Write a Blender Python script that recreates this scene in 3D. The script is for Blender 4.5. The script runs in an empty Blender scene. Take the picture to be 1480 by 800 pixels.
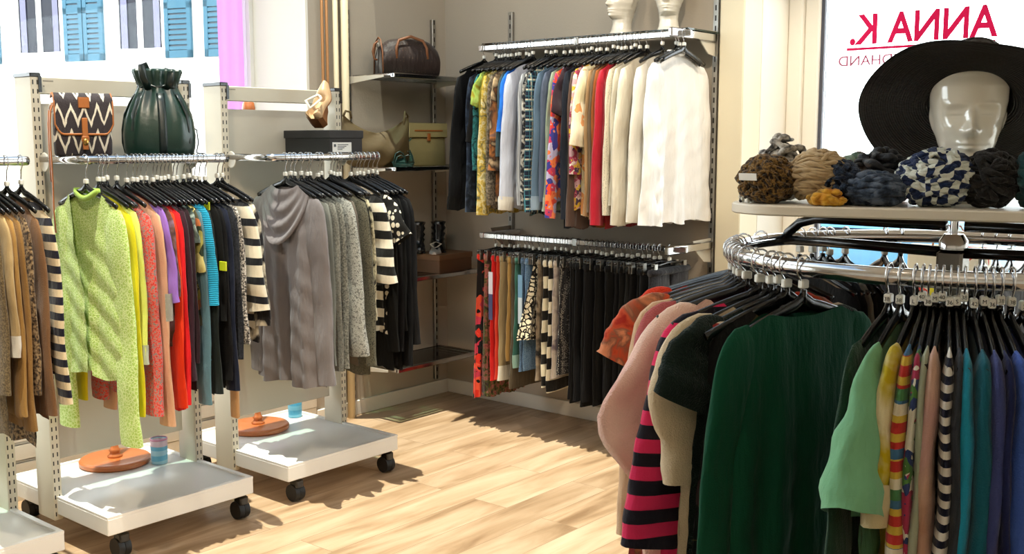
import bpy, math, random
from mathutils import Vector, Matrix
R = math.radians
PI = math.pi
rnd = random.Random(7)
SC = bpy.context.scene
COL = SC.collection

# ---------------------------------------------------------------- camera, world, lights
cam_d = bpy.data.cameras.new('camera')
cam_d.sensor_width = 36.0
cam_d.lens = 1540.0 / 1480.0 * 36.0
cam_d.clip_start = 0.05
cam_d.clip_end = 200
cam = bpy.data.objects.new('camera', cam_d)
COL.objects.link(cam)
cam.location = (0, 0, 1.55)
cam.rotation_euler = (PI / 2 - math.atan(193 / 1540.0), 0, R(39.95))
SC.camera = cam

SC.view_settings.view_transform = 'Standard'
SC.view_settings.look = 'None'
SC.view_settings.exposure = 0.0
SC.view_settings.gamma = 1.0
SC.view_settings.use_curve_mapping = False
SC.cycles.use_denoising = True
SC.cycles.max_bounces = 8
SC.cycles.diffuse_bounces = 4
SC.cycles.glossy_bounces = 4
SC.cycles.transparent_max_bounces = 12
SC.cycles.caustics_reflective = False
SC.cycles.caustics_refractive = False
SC.cycles.sample_clamp_indirect = 6.0

world = bpy.data.worlds.new('overcast_sky')
SC.world = world
world.use_nodes = True
wb = world.node_tree.nodes['Background']
# hazy bright horizon, deeper blue overhead
_wn = world.node_tree
_tc = _wn.nodes.new('ShaderNodeTexCoord')
_sp = _wn.nodes.new('ShaderNodeSeparateXYZ')
_rp = _wn.nodes.new('ShaderNodeValToRGB')
_wn.links.new(_tc.outputs['Generated'], _sp.inputs[0])
_wn.links.new(_sp.outputs[2], _rp.inputs[0])
_wn.links.new(_rp.outputs[0], wb.inputs['Color'])
_rp.color_ramp.elements[0].position = 0.25
_rp.color_ramp.elements[0].color = (0.96, 0.98, 1.0, 1)
_rp.color_ramp.elements[1].position = 0.85
_rp.color_ramp.elements[1].color = (0.050, 0.072, 0.105, 1)
wb.inputs['Strength'].default_value = 8.5


def add_light(name, kind, loc, target, power, color, size=0.1, angle=60, blend=0.6, size_y=None):
    d = bpy.data.lights.new(name, kind)
    d.energy = power
    d.color = color
    if kind == 'SPOT':
        d.spot_size = R(angle)
        d.spot_blend = blend
        d.shadow_soft_size = size
    elif kind == 'AREA':
        d.size = size
        if size_y:
            d.shape = 'RECTANGLE'
            d.size_y = size_y
    elif kind == 'POINT':
        d.shadow_soft_size = size
    elif kind == 'SUN':
        d.angle = R(size)
    o = bpy.data.objects.new(name, d)
    COL.objects.link(o)
    o.location = loc
    dv = Vector(target) - Vector(loc)
    o.rotation_euler = dv.to_track_quat('-Z', 'Y').to_euler()
    return o


WARM = (1.0, 0.84, 0.64)
LIGHTS = [
    ('added_reveal_spot', 'SPOT', (-1.75, 4.75, 2.8), (-2.52, 5.02, 1.5), 46, (1.0, .9, .74), 0.05, 70, 0.9),  # unseen spot, added to brighten the white reveal and the scarves
    # name, kind, loc, target, power, color, size, angle, blend
    ('ceiling_spot', 'SPOT', (-2.0, 3.3, 2.95), (-2.75, 4.5, 1.55), 75, WARM, 0.06, 62, 0.8),
    ('ceiling_spot', 'SPOT', (-1.0, 1.2, 2.95), (-2.9, 2.4, 0.7), 42, WARM, 0.05, 100, 0.8),
    ('ceiling_spot', 'SPOT', (-2.4, 0.9, 2.95), (-3.7, 2.1, 0.9), 110, WARM, 0.06, 75, 0.9),
    ('ceiling_spot', 'SPOT', (-2.6, 3.4, 2.95), (-3.8, 4.5, 1.7), 28, WARM, 0.06, 80, 0.9),
]
for a in LIGHTS:
    add_light(a[0], a[1], a[2], a[3], a[4], a[5], a[6], a[7], a[8])
add_light('added_fill_light', 'AREA', (0.2, 0.2, 2.95), (0.2, 0.2, 0), 4, (1.0, 0.86, 0.68), 1.6)  # unseen fill, added to lift the room's ambient light
# high midday sun falling through the roof light above the racks
add_light('sun', 'SUN', (-2.3, 2.1, 10), (-3.0, 3.0, 0.0), 7.6, (1.0, 0.93, 0.80), 0.6)

# ---------------------------------------------------------------- helpers


def tag(o, label=None, cat=None, group=None, kind=None):
    if label:
        o['label'] = label
    if cat:
        o['category'] = cat
    if group:
        o['group'] = group
    if kind:
        o['kind'] = kind
    return o


def empty(name, loc, rz=0.0, label=None, cat=None, group=None):
    o = bpy.data.objects.new(name, None)
    o.empty_display_size = 0.05
    COL.objects.link(o)
    o.location = loc
    o.rotation_euler = (0, 0, rz)
    return tag(o, label, cat, group)


class MB:
    """collects shapes into one mesh"""

    def __init__(self):
        self.v = []
        self.f = []

    def add(self, vs, fs):
        b = len(self.v)
        self.v += [tuple(p) for p in vs]
        self.f += [tuple(b + i for i in f) for f in fs]
        return self

    def box(self, x0, x1, y0, y1, z0, z1, M=None, bev=0.0):
        if x1 < x0: x0, x1 = x1, x0
        if y1 < y0: y0, y1 = y1, y0
        if z1 < z0: z0, z1 = z1, z0
        if bev > 0:
            b = min(bev, (x1 - x0) * .45, (y1 - y0) * .45, (z1 - z0) * .45)
            vs = []
            for z, i in ((z0, b), (z0 + b, 0), (z1 - b, 0), (z1, b)):
                X0, X1, Y0, Y1 = x0 + i, x1 - i, y0 + i, y1 - i
                vs += [(X0 + b, Y0, z), (X1 - b, Y0, z), (X1, Y0 + b, z), (X1, Y1 - b, z),
                       (X1 - b, Y1, z), (X0 + b, Y1, z), (X0, Y1 - b, z), (X0, Y0 + b, z)]
            fs = [tuple(range(7, -1, -1)), tuple(range(24, 32))]
            for k in range(3):
                for j in range(8):
                    a = k * 8 + j
                    c = k * 8 + (j + 1) % 8
                    fs.append((a, c, c + 8, a + 8))
        else:
            vs = [(x0, y0, z0), (x1, y0, z0), (x1, y1, z0), (x0, y1, z0), (x0, y0, z1), (x1, y0, z1), (x1, y1, z1), (x0, y1, z1)]
            fs = [(3, 2, 1, 0), (4, 5, 6, 7), (0, 1, 5, 4), (1, 2, 6, 5), (2, 3, 7, 6), (3, 0, 4, 7)]
        if M is not None:
            vs = [M @ Vector(p) for p in vs]
        return self.add(vs, fs)

    def lathe(self, prof, n=24, c=(0, 0, 0), M=None, cap=True):
        vs = []
        for r, z in prof:
            for i in range(n):
                a = 2 * PI * i / n
                vs.append((c[0] + r * math.cos(a), c[1] + r * math.sin(a), c[2] + z))
        fs = []
        m = len(prof)
        for k in range(m - 1):
            for i in range(n):
                j = (i + 1) % n
                fs.append((k * n + i, k * n + j, (k + 1) * n + j, (k + 1) * n + i))
        if cap:
            fs.append(tuple(range(n - 1, -1, -1)))
            fs.append(tuple(range((m - 1) * n, m * n)))
        if M is not None:
            vs = [M @ Vector(p) for p in vs]
        return self.add(vs, fs)

    def tube(self, pts, r, n=8, closed=False, ry=None, up=(0, 0, 1), cap=True):
        """r: number or list; ry: second half-axis (along 'side')"""
        P = [Vector(p) for p in pts]
        m = len(P)
        vs = []
        upv = Vector(up)
        for i in range(m):
            if closed:
                t = P[(i + 1) % m] - P[i - 1]
            else:
                t = P[min(i + 1, m - 1)] - P[max(i - 1, 0)]
            if t.length < 1e-9:
                t = Vector((0, 0, 1))
            t.normalize()
            s = t.cross(upv)
            if s.length < 1e-3:
                s = t.cross(Vector((1, 0, 0)))
            s.normalize()
            w = s.cross(t)
            rr = r[i] if isinstance(r, (list, tuple)) else r
            r2 = (ry[i] if isinstance(ry, (list, tuple)) else ry) if ry is not None else rr
            for k in range(n):
                a = 2 * PI * k / n
                vs.append(P[i] + s * (math.cos(a) * r2) + w * (math.sin(a) * rr))
        fs = []
        for i in range(m if closed else m - 1):
            i2 = (i + 1) % m
            for k in range(n):
                k2 = (k + 1) % n
                fs.append((i * n + k, i * n + k2, i2 * n + k2, i2 * n + k))
        if cap and not closed:
            fs.append(tuple(range(n - 1, -1, -1)))
            fs.append(tuple(range((m - 1) * n, m * n)))
        return self.add(vs, fs)

    def grid(self, fn, nu, nv, M=None):
        """fn(i/nu, j/nv) -> point; (nu+1)*(nv+1) verts"""
        vs = [fn(i / nu, j / nv) for j in range(nv + 1) for i in range(nu + 1)]
        fs = []
        for j in range(nv):
            for i in range(nu):
                a = j * (nu + 1) + i
                fs.append((a, a + 1, a + nu + 2, a + nu + 1))
        if M is not None:
            vs = [M @ Vector(p) for p in vs]
        return self.add(vs, fs)

    def mesh(self, name, mat, smooth=True):
        me = bpy.data.meshes.new(name)
        me.from_pydata([tuple(p) for p in self.v], [], self.f)
        if smooth:
            me.polygons.foreach_set('use_smooth', [True] * len(me.polygons))
        me.materials.append(mat)
        me.update()
        return me

    def build(self, name, mat, parent=None, smooth=True, loc=None, sharp=None, weld=False):
        me = self.mesh(name, mat, smooth)
        if weld:
            import bmesh
            bm = bmesh.new()
            bm.from_mesh(me)
            bmesh.ops.remove_doubles(bm, verts=bm.verts, dist=1e-5)
            bmesh.ops.recalc_face_normals(bm, faces=bm.faces)
            bm.to_mesh(me)
            bm.free()
        if sharp:
            me.set_sharp_from_angle(angle=R(sharp))
        o = bpy.data.objects.new(name, me)
        COL.objects.link(o)
        if parent:
            o.parent = parent
        if loc:
            o.location = loc
        return o


def linkmesh(name, me, parent):
    o = bpy.data.objects.new(name, me)
    COL.objects.link(o)
    o.parent = parent
    return o


def copy_tree(o, parent=None):
    c = o.copy()
    COL.objects.link(c)
    if parent:
        c.parent = parent
    for ch in list(o.children):
        copy_tree(ch, c)
    return c


def struct(name, mb, mat, smooth=False):
    return tag(mb.build(name, mat, None, smooth), kind='structure')


def hash1(a, b=0.0):
    s = math.sin(a * 12.9898 + b * 78.233) * 43758.5453
    return s - math.floor(s)


# ---------------------------------------------------------------- materials
MATS = {}


def rgb(h):
    """'#rrggbb' as seen -> linear"""
    h = h.lstrip('#')
    o = []
    for i in (0, 2, 4):
        c = int(h[i:i + 2], 16) / 255.0
        o.append(c / 12.92 if c <= 0.04045 else ((c + 0.055) / 1.055) ** 2.4)
    return (o[0], o[1], o[2], 1.0)


def newmat(name, rough=0.8, metal=0.0, spec=0.3):
    m = bpy.data.materials.new(name)
    m.use_nodes = True
    nt = m.node_tree
    b = nt.nodes['Principled BSDF']
    b.inputs['Roughness'].default_value = rough
    b.inputs['Metallic'].default_value = metal
    b.inputs['Specular IOR Level'].default_value = spec
    return m, nt, b


def node(nt, typ, **kw):
    n = nt.nodes.new(typ)
    for k, v in kw.items():
        if k in n.inputs:
            n.inputs[k].default_value = v
        else:
            setattr(n, k, v)
    return n


def lk(nt, a, b):
    nt.links.new(a, b)


def mth(nt, op, a, b=None, c=None):
    n = nt.nodes.new('ShaderNodeMath')
    n.operation = op
    for i, x in enumerate((a, b, c)):
        if x is None:
            continue
        if isinstance(x, (int, float)):
            n.inputs[i].default_value = x
        else:
            nt.links.new(x, n.inputs[i])
    return n.outputs[0]


def mixc(nt, fac, a, b):
    n = nt.nodes.new('ShaderNodeMix')
    n.data_type = 'RGBA'
    for s, x in ((0, fac), (6, a), (7, b)):
        if isinstance(x, (int, float, tuple)):
            n.inputs[s].default_value = x
        else:
            nt.links.new(x, n.inputs[s])
    return n.outputs[2]


def ramp(nt, fac, stops, mode='LINEAR'):
    n = nt.nodes.new('ShaderNodeValToRGB')
    n.color_ramp.interpolation = mode
    e = n.color_ramp.elements
    while len(e) < len(stops):
        e.new(0.5)
    for i, (p, c) in enumerate(stops):
        e[i].position = p
        e[i].color = c
    nt.links.new(fac, n.inputs[0])
    return n.outputs[0]


def simple(name, col, rough=0.5, metal=0.0, spec=0.5, bump=0.0, bscale=60.0, coat=0.0, emit=None):
    if name in MATS:
        return MATS[name]
    m, nt, b = newmat(name, rough, metal, spec)
    b.inputs['Base Color'].default_value = rgb(col)
    if coat:
        b.inputs['Coat Weight'].default_value = coat
    if bump:
        tc = node(nt, 'ShaderNodeTexCoord')
        nz = node(nt, 'ShaderNodeTexNoise')
        nz.inputs['Scale'].default_value = bscale
        nz.inputs['Detail'].default_value = 3
        lk(nt, tc.outputs['Object'], nz.inputs['Vector'])
        bp = node(nt, 'ShaderNodeBump')
        bp.inputs['Strength'].default_value = bump
        bp.inputs['Distance'].default_value = 0.005
        lk(nt, nz.outputs[0], bp.inputs['Height'])
        lk(nt, bp.outputs[0], b.inputs['Normal'])
    MATS[name] = m
    return m


def fab(pat, cols, scale=1.0, rough=0.88, knit=0.35, period=0.05, duty=0.5, kscale=1.0, sheen=0.15, dirn='z'):
    """cloth: pat = solid|marl|hstripe|vstripe|plaid|dots|floral|leopard|check|mottle|zigzag|lace|rib"""
    key = 'cloth_%s_%s_%s_%s_%s_%s_%s' % (pat, '_'.join(cols).replace('#', ''), scale, rough, knit, period, duty)
    if key in MATS:
        return MATS[key]
    m, nt, b = newmat('%s_cloth' % pat, rough, 0.0, 0.2)
    C = [rgb(c) for c in cols]
    tc = node(nt, 'ShaderNodeTexCoord').outputs['Object']
    sep = node(nt, 'ShaderNodeSeparateXYZ')
    lk(nt, tc, sep.inputs[0])
    X, Y, Z = sep.outputs

    def noise(s, d=2.0, vec=tc):
        n = node(nt, 'ShaderNodeTexNoise')
        n.inputs['Scale'].default_value = s
        n.inputs['Detail'].default_value = d
        lk(nt, vec, n.inputs['Vector'])
        return n

    def voro(s, feature='F1', vec=tc):
        n = node(nt, 'ShaderNodeTexVoronoi')
        n.feature = feature
        n.inputs['Scale'].default_value = s
        lk(nt, vec, n.inputs['Vector'])
        return n

    def band(axis, per, dt, off=0.0):
        t = mth(nt, 'FRACT', mth(nt, 'MULTIPLY_ADD', axis, 1.0 / per, 40.0 + off))
        return mth(nt, 'LESS_THAN', t, dt)

    def warped(s, amt):
        n = noise(s, 1.0)
        v = node(nt, 'ShaderNodeVectorMath')
        v.operation = 'MULTIPLY_ADD'
        lk(nt, n.outputs['Color'], v.inputs[0])
        v.inputs[1].default_value = (amt, amt, amt)
        lk(nt, tc, v.inputs[2])
        return v.outputs[0]

    if pat in ('solid', 'rib'):
        n = noise(7.0, 2.0)
        dk = tuple(c * 0.86 for c in C[0][:3]) + (1,)
        col = mixc(nt, n.outputs[0], C[0], dk)
    elif pat == 'marl':
        n = noise(170.0 * scale, 2.0)
        k = len(C)
        col = ramp(nt, n.outputs[0], [(0.38 + 0.24 * i / max(1, k - 1), C[i]) for i in range(k)])
    elif pat == 'mottle':
        n = noise(9.0 * scale, 3.0, warped(5.0 * scale, 0.15))
        k = len(C)
        col = ramp(nt, n.outputs[0], [(0.30 + 0.36 * i / max(1, k - 1), C[i]) for i in range(k)])
    elif pat == 'hstripe':
        w = mth(nt, 'MULTIPLY_ADD', noise(6.0).outputs[0], 0.012, Z)
        col = mixc(nt, band(w, period, duty), C[0], C[1])
        if len(C) > 2:
            col = mixc(nt, band(w, period * 2.7, 0.2, 0.3), col, C[2])
        if len(C) > 3:
            col = mixc(nt, band(w, period * 3.9, 0.16, 0.7), col, C[3])
        if len(C) > 4:
            col = mixc(nt, band(w, period * 5.3, 0.12, 0.1), col, C[4])
    elif pat == 'vstripe':
        col = mixc(nt, band(X, period, duty), C[0], C[1])
    elif pat == 'plaid':
        col = mixc(nt, band(Z, period, duty), C[0], C[1])
        col = mixc(nt, mth(nt, 'MULTIPLY', band(X, period, duty), 0.6), col, C[1])
        if len(C) > 2:
            col = mixc(nt, band(Z, period * 0.5, 0.14, 0.2), col, C[2])
            col = mixc(nt, band(X, period * 0.5, 0.14, 0.2), col, C[2])
    elif pat == 'check':
        wv_ = noise(16.0, 2.0)
        sx = node(nt, 'ShaderNodeSeparateColor')
        lk(nt, wv_.outputs['Color'], sx.inputs[0])
        a = band(mth(nt, 'MULTIPLY_ADD', sx.outputs[0], .07, X), period, 0.5)
        c = band(mth(nt, 'MULTIPLY_ADD', sx.outputs[1], .07, Z), period, 0.5)
        x = mth(nt, 'ABSOLUTE', mth(nt, 'SUBTRACT', a, c))
        col = mixc(nt, x, C[0], C[1])
    elif pat == 'dots':
        v = voro(60.0 * scale)
        v.inputs['Randomness'].default_value = 0.35
        d = mth(nt, 'LESS_THAN', v.outputs['Distance'], duty * 0.8)
        col = mixc(nt, d, C[0], C[1])
    elif pat == 'floral':
        vec = warped(22.0 * scale, 0.035 / scale)
        v = voro(20.0 * scale, 'F1', vec)
        s2 = node(nt, 'ShaderNodeSeparateColor')
        lk(nt, v.outputs['Color'], s2.inputs[0])
        k = len(C)
        c1 = ramp(nt, s2.outputs[0], [(i / k, C[i]) for i in range(k)], 'CONSTANT')
        inner = mth(nt, 'LESS_THAN', v.outputs['Distance'], 0.22)
        v2 = voro(45.0 * scale, 'F1', vec)
        s3 = node(nt, 'ShaderNodeSeparateColor')
        lk(nt, v2.outputs['Color'], s3.inputs[0])
        c2 = ramp(nt, s3.outputs[1], [(i / k, C[(i + 1) % k]) for i in range(k)], 'CONSTANT')
        col = mixc(nt, inner, c1, c2)
        n = noise(5.0 * scale)
        col = mixc(nt, mth(nt, 'LESS_THAN', n.outputs[0], duty), col, C[0])
    elif pat == 'leopard':
        vec = warped(30.0 * scale, 0.02 / scale)
        v = voro(38.0 * scale, 'DISTANCE_TO_EDGE', vec)
        d = mth(nt, 'GREATER_THAN', v.outputs['Distance'], 0.11)
        n = noise(40.0 * scale)
        d2 = mth(nt, 'MULTIPLY', d, mth(nt, 'GREATER_THAN', n.outputs[0], 0.40))
        col = mixc(nt, d2, C[0], C[1])
    elif pat == 'zigzag':
        tri = mth(nt, 'PINGPONG', X, 0.028)
        w = mth(nt, 'MULTIPLY_ADD', noise(25.0).outputs[0], 0.03, mth(nt, 'MULTIPLY_ADD', tri, 2.1, Z))
        col = mixc(nt, band(w, period, duty), C[0], C[1])
    elif pat == 'lace':
        v = voro(90.0 * scale, 'DISTANCE_TO_EDGE')
        d = mth(nt, 'LESS_THAN', v.outputs['Distance'], 0.12)
        col = mixc(nt, d, C[0], C[1])
    lk(nt, col, b.inputs['Base Color'])
    b.inputs['Sheen Weight'].default_value = sheen
    # weave / knit relief and soft creases
    cr = node(nt, 'ShaderNodeTexNoise')
    cr.inputs['Scale'].default_value = 11.0
    cr.inputs['Detail'].default_value = 3.0
    mp = node(nt, 'ShaderNodeMapping')
    mp.inputs['Scale'].default_value = (2.2, 2.2, 0.55)
    lk(nt, tc, mp.inputs[0])
    lk(nt, mp.outputs[0], cr.inputs['Vector'])
    if pat == 'rib':
        wv = mth(nt, 'SINE', mth(nt, 'MULTIPLY', Z, 900.0 * kscale))
    else:
        wv = voro(300.0 * kscale).outputs['Distance']
    h = mth(nt, 'MULTIPLY_ADD', wv, knit * 0.12, mth(nt, 'MULTIPLY', cr.outputs[0], 1.0))
    bp = node(nt, 'ShaderNodeBump')
    bp.inputs['Strength'].default_value = 0.6
    bp.inputs['Distance'].default_value = 0.018
    lk(nt, h, bp.inputs['Height'])
    lk(nt, bp.outputs[0], b.inputs['Normal'])
    MATS[key] = m
    return m


def mat_floor():
    m, nt, b = newmat('oak_laminate', 0.38, 0.0, 0.4)
    tc = node(nt, 'ShaderNodeTexCoord').outputs['Object']
    mp = node(nt, 'ShaderNodeMapping')
    # planks run along world y: brick rows stack along x
    sw = node(nt, 'ShaderNodeSeparateXYZ')
    cb = node(nt, 'ShaderNodeCombineXYZ')
    lk(nt, tc, sw.inputs[0])
    lk(nt, sw.outputs[1], cb.inputs[0])
    lk(nt, sw.outputs[0], cb.inputs[1])
    tc = cb.outputs[0]
    lk(nt, tc, mp.inputs[0])
    bk = node(nt, 'ShaderNodeTexBrick')
    bk.offset = 0.37
    bk.inputs['Scale'].default_value = 1.0
    bk.inputs['Brick Width'].default_value = 1.28
    bk.inputs['Row Height'].default_value = 0.19
    bk.inputs['Mortar Size'].default_value = 0.0016
    bk.inputs['Mortar Smooth'].default_value = 0.0
    bk.inputs['Color1'].default_value = (0.25, 0.25, 0.25, 1)
    bk.inputs['Color2'].default_value = (0.75, 0.75, 0.75, 1)
    bk.inputs['Mortar'].default_value = (0.0, 0.0, 0.0, 1)
    lk(nt, mp.outputs[0], bk.inputs['Vector'])
    # grain: stretched noise, shifted per plank
    off = node(nt, 'ShaderNodeVectorMath')
    off.operation = 'MULTIPLY_ADD'
    lk(nt, bk.outputs['Color'], off.inputs[0])
    off.inputs[1].default_value = (9.0, 3.0, 5.0)
    lk(nt, tc, off.inputs[2])
    mg = node(nt, 'ShaderNodeMapping')
    mg.inputs['Scale'].default_value = (0.9, 6.5, 1.0)
    lk(nt, off.outputs[0], mg.inputs[0])
    n1 = node(nt, 'ShaderNodeTexNoise')
    n1.inputs['Scale'].default_value = 1.6
    n1.inputs['Detail'].default_value = 7.5
    n1.inputs['Roughness'].default_value = 0.55
    n1.inputs['Distortion'].default_value = 0.6
    lk(nt, mg.outputs[0], n1.inputs['Vector'])
    c = ramp(nt, n1.outputs[0], [(0.28, rgb('#86694c')), (0.42, rgb('#a88a6a')), (0.58, rgb('#bfa283')), (0.8, rgb('#cdb598'))])
    hs = node(nt, 'ShaderNodeHueSaturation')
    lk(nt, c, hs.inputs['Color'])
    sp = node(nt, 'ShaderNodeSeparateColor')
    lk(nt, bk.outputs['Color'], sp.inputs[0])
    lk(nt, mth(nt, 'MULTIPLY_ADD', sp.outputs[0], 0.22, 0.88), hs.inputs['Value'])
    col = mixc(nt, mth(nt, 'MULTIPLY', bk.outputs['Fac'], 0.4), hs.outputs[0], rgb('#5c4228'))
    lk(nt, col, b.inputs['Base Color'])
    bp = node(nt, 'ShaderNodeBump')
    bp.inputs['Strength'].default_value = 0.12
    bp.inputs['Distance'].default_value = 0.004
    lk(nt, n1.outputs[0], bp.inputs['Height'])
    lk(nt, bp.outputs[0], b.inputs['Normal'])
    return m


def mat_glass(name, tint='#eef5f3', alpha=0.16, rough=0.02):
    m, nt, b = newmat(name, rough, 0.0, 0.5)
    out = nt.nodes['Material Output']
    tr = node(nt, 'ShaderNodeBsdfTransparent')
    tr.inputs[0].default_value = rgb(tint)
    gl = node(nt, 'ShaderNodeBsdfGlossy')
    gl.inputs['Roughness'].default_value = rough
    fr = node(nt, 'ShaderNodeFresnel')
    fr.inputs[0].default_value = 1.45
    ms = node(nt, 'ShaderNodeMixShader')
    lk(nt, mth(nt, 'MULTIPLY', fr.outputs[0], alpha * 5), ms.inputs[0])
    lk(nt, tr.outputs[0], ms.inputs[1])
    lk(nt, gl.outputs[0], ms.inputs[2])
    lk(nt, ms.outputs[0], out.inputs['Surface'])
    return m


WALL = simple('painted_wall', '#b5a998', 0.9, bump=0.15, bscale=90)
WHITE_WALL = simple('white_painted_wall', '#efe9dd', 0.8, bump=0.1, bscale=90)
CEIL = simple('ceiling_paint', '#e8e2d6', 0.9)
FLOOR = mat_floor()
CREAM = simple('cream_paint', '#e6dcc0', 0.6)
WHITE_LAM = simple('white_laminate', '#e9e7e2', 0.35, spec=0.5)
PUTTY = simple('putty_powder_coat', '#cfc6b2', 0.5, bump=0.05, bscale=300)
GREY_PANEL = simple('greige_panel', '#c8bfae', 0.55)
CHROME = simple('chrome', '#d8d8da', 0.13, 1.0)


def mat_slotted(name, col, rough, metal, xmin, ys, hw, period, duty, axis_z0=0.0):
    m, nt, b = newmat(name, rough, metal, .5)
    tc = node(nt, 'ShaderNodeTexCoord').outputs['Object']
    sp = node(nt, 'ShaderNodeSeparateXYZ')
    lk(nt, tc, sp.inputs[0])
    X, Y, Z = sp.outputs
    fz = mth(nt, 'LESS_THAN', mth(nt, 'FRACT', mth(nt, 'MULTIPLY', Z, 1.0 / period)), duty)
    tot = None
    for y in ys:
        k = mth(nt, 'LESS_THAN', mth(nt, 'ABSOLUTE', mth(nt, 'SUBTRACT', Y, y)), hw)
        tot = k if tot is None else mth(nt, 'MAXIMUM', tot, k)
    fac = mth(nt, 'MULTIPLY', mth(nt, 'MULTIPLY', fz, tot), mth(nt, 'GREATER_THAN', X, xmin))
    lk(nt, mixc(nt, fac, rgb(col), rgb('#14110d')), b.inputs['Base Color'])
    lk(nt, mth(nt, 'MULTIPLY', mth(nt, 'SUBTRACT', 1.0, fac), metal), b.inputs['Metallic'])
    return m


STEEL = simple('galvanised_steel', '#a9a7a2', 0.35, 1.0)
SLOT = simple('slot_shadow', '#17140f', 0.8)
BLACKP = simple('black_plastic', '#0b0b0c', 0.22, spec=0.6)
BLACKR = simple('black_rubber', '#131313', 0.6)
MARKER = simple('white_marker_plastic', '#e6e2d6', 0.4)
GLASS = mat_glass('window_glass', '#f6fafa', 0.1)
SHELFGLASS = mat_glass('shelf_glass', '#cfe0da', 0.22)
PORCELAIN = simple('glossy_white_plastic', '#e4dccb', 0.12, spec=0.6, coat=0.6)

# ---------------------------------------------------------------- the setting
XA, YB = -4.54, 4.79          # inner planes of the window wall and the back wall
ZC = 3.0
struct('floor', MB().box(-4.6, 3.0, -3.0, 5.4, -0.06, 0.0), FLOOR)
SK = (-4.5, -1.55, 0.75, 4.15)      # roof light opening: x0, x1, y0, y1
struct('ceiling', MB().box(-5.1, 3.0, -3.0, SK[2], ZC, ZC + 0.08).box(-5.1, 3.0, SK[3], 5.4, ZC, ZC + 0.08)
       .box(-5.1, SK[0], SK[2], SK[3], ZC, ZC + 0.08).box(SK[1], 3.0, SK[2], SK[3], ZC, ZC + 0.08), CEIL)
rl = empty('window_3', (0, 0, ZC + .06))
tag(rl, kind='structure')
MB().box(SK[0], SK[1], SK[2], SK[3], .0, .006).build('pane', GLASS, rl, False)
struct('wall_left', MB().box(-5.1, XA, 3.73, YB + .1, 0, ZC).box(-5.1, XA, -3.0, -1.2, 0, ZC)
       .box(-5.1, XA, -1.2, 3.73, 2.72, ZC), WALL)
m = MB().box(-4.66, XA, -1.2, 3.73, 0, 0.42)
for z in (0.10, 0.18, 0.26, 0.34):
    m.box(XA - .001, XA + .008, -1.2, 3.73, z, z + 0.07, bev=0.004)
struct('wall_below_window', m, WHITE_WALL)
struct('window_1_sill', MB().box(-5.08, -4.51, -1.2, 3.73, 0.40, 0.435, bev=.005), WHITE_LAM)
struct('trim_1', MB().box(-5.06, XA + .002, 3.715, 3.732, 0.43, 2.72).box(-5.06, XA, -1.2, -1.19, .43, 2.72), WHITE_WALL)
w = empty('window_1', (-5.02, 0, 0))
tag(w, kind='structure')
MB().box(-.004, .004, -1.2, 3.72, 0.43, 2.72).build('pane', GLASS, w, False)
m = MB()
for y in (-1.2, 1.25, 3.69):
    m.box(-.03, .03, y, y + .03, .43, 2.72)
m.box(-.03, .03, -1.2, 3.72, 2.68, 2.72).box(-.03, .03, -1.2, 3.72, .43, .46)
m.build('window_frame', WHITE_LAM, w, False)

struct('wall_back', MB().box(XA, -2.64, YB, YB + .16, 0, ZC), WALL)
struct('trim_2', MB().box(-2.655, -2.52, YB - .03, YB + .16, 0, ZC, bev=.006), CREAM)
struct('wall_reveal', MB().box(-2.66, -2.52, YB + .16, 5.4, 0, ZC), WHITE_WALL)
struct('wall_below_display_window', MB().box(-2.52, 3.0, 5.2, 5.4, 0, 0.5), WHITE_WALL)
struct('wall_above_display_window', MB().box(-2.52, 3.0, 5.22, 5.4, 2.85, ZC), WHITE_WALL)
w = empty('window_2', (0, 5.3, 0))
tag(w, kind='structure')
MB().box(-2.34, 2.9, -.004, .004, 0.5, 2.85).build('pane', GLASS, w, False)
MB().box(-2.52, -2.44, -.07, .03, .5, 2.85, bev=.008).box(-2.44, -2.36, -.045, .03, .5, 2.85, bev=.008)\
    .box(-2.52, 2.9, -.05, .03, .46, .53).box(-2.52, 2.9, -.05, .03, 2.8, 2.86).build('window_frame', WHITE_WALL, w, False)
MB().box(-2.36, -2.342, -.02, .02, .5, 2.85).build('gasket', simple('dark_gasket', '#4a4c58', .5), w, False)
struct('wall_right', MB().box(3.0, 3.1, -3.0, 5.4, 0, ZC), WHITE_WALL)
struct('wall_front', MB().box(-5.1, 3.1, -3.1, -3.0, 0, ZC), WHITE_WALL)
struct('baseboard_left', MB().box(XA, XA + .014, 3.73, YB, 0, .085, bev=.004), WHITE_WALL)
struct('baseboard_back', MB().box(XA, -2.655, YB - .014, YB, 0, .085, bev=.004), WHITE_WALL)

# pipes beside the window
COPPER = simple('old_copper_pipe', '#9a6a3c', .45, .3)
PIPEW = simple('painted_pipe', '#d8c9a8', .45)
for y, r_, mt, lb in ((3.800, .008, COPPER, 'thin brown heating pipe, nearer the window of the pair'),
                      (3.832, .008, COPPER, 'thin brown heating pipe, further from the window of the pair'),
                      (3.892, .014, PIPEW, 'slim cream pipe between the brown pipes and the thick pipe'),
                      (3.956, .022, PIPEW, 'thick cream vertical pipe next to the slotted wall standard')):
    t = empty('wall_pipe', (XA + .035, y, 0), 0, lb, 'pipe', 'heating pipes beside the window')
    MB().lathe([(r_, .0), (r_, 2.98)], 16).build('pipe', mt, t)
    MB().box(-.034, .0, -r_ * 1.3, r_ * 1.3, 1.58, 1.60).lathe([(r_ * 1.25, 1.575), (r_ * 1.25, 1.605)], 16).build('clamp', mt, t)

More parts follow.
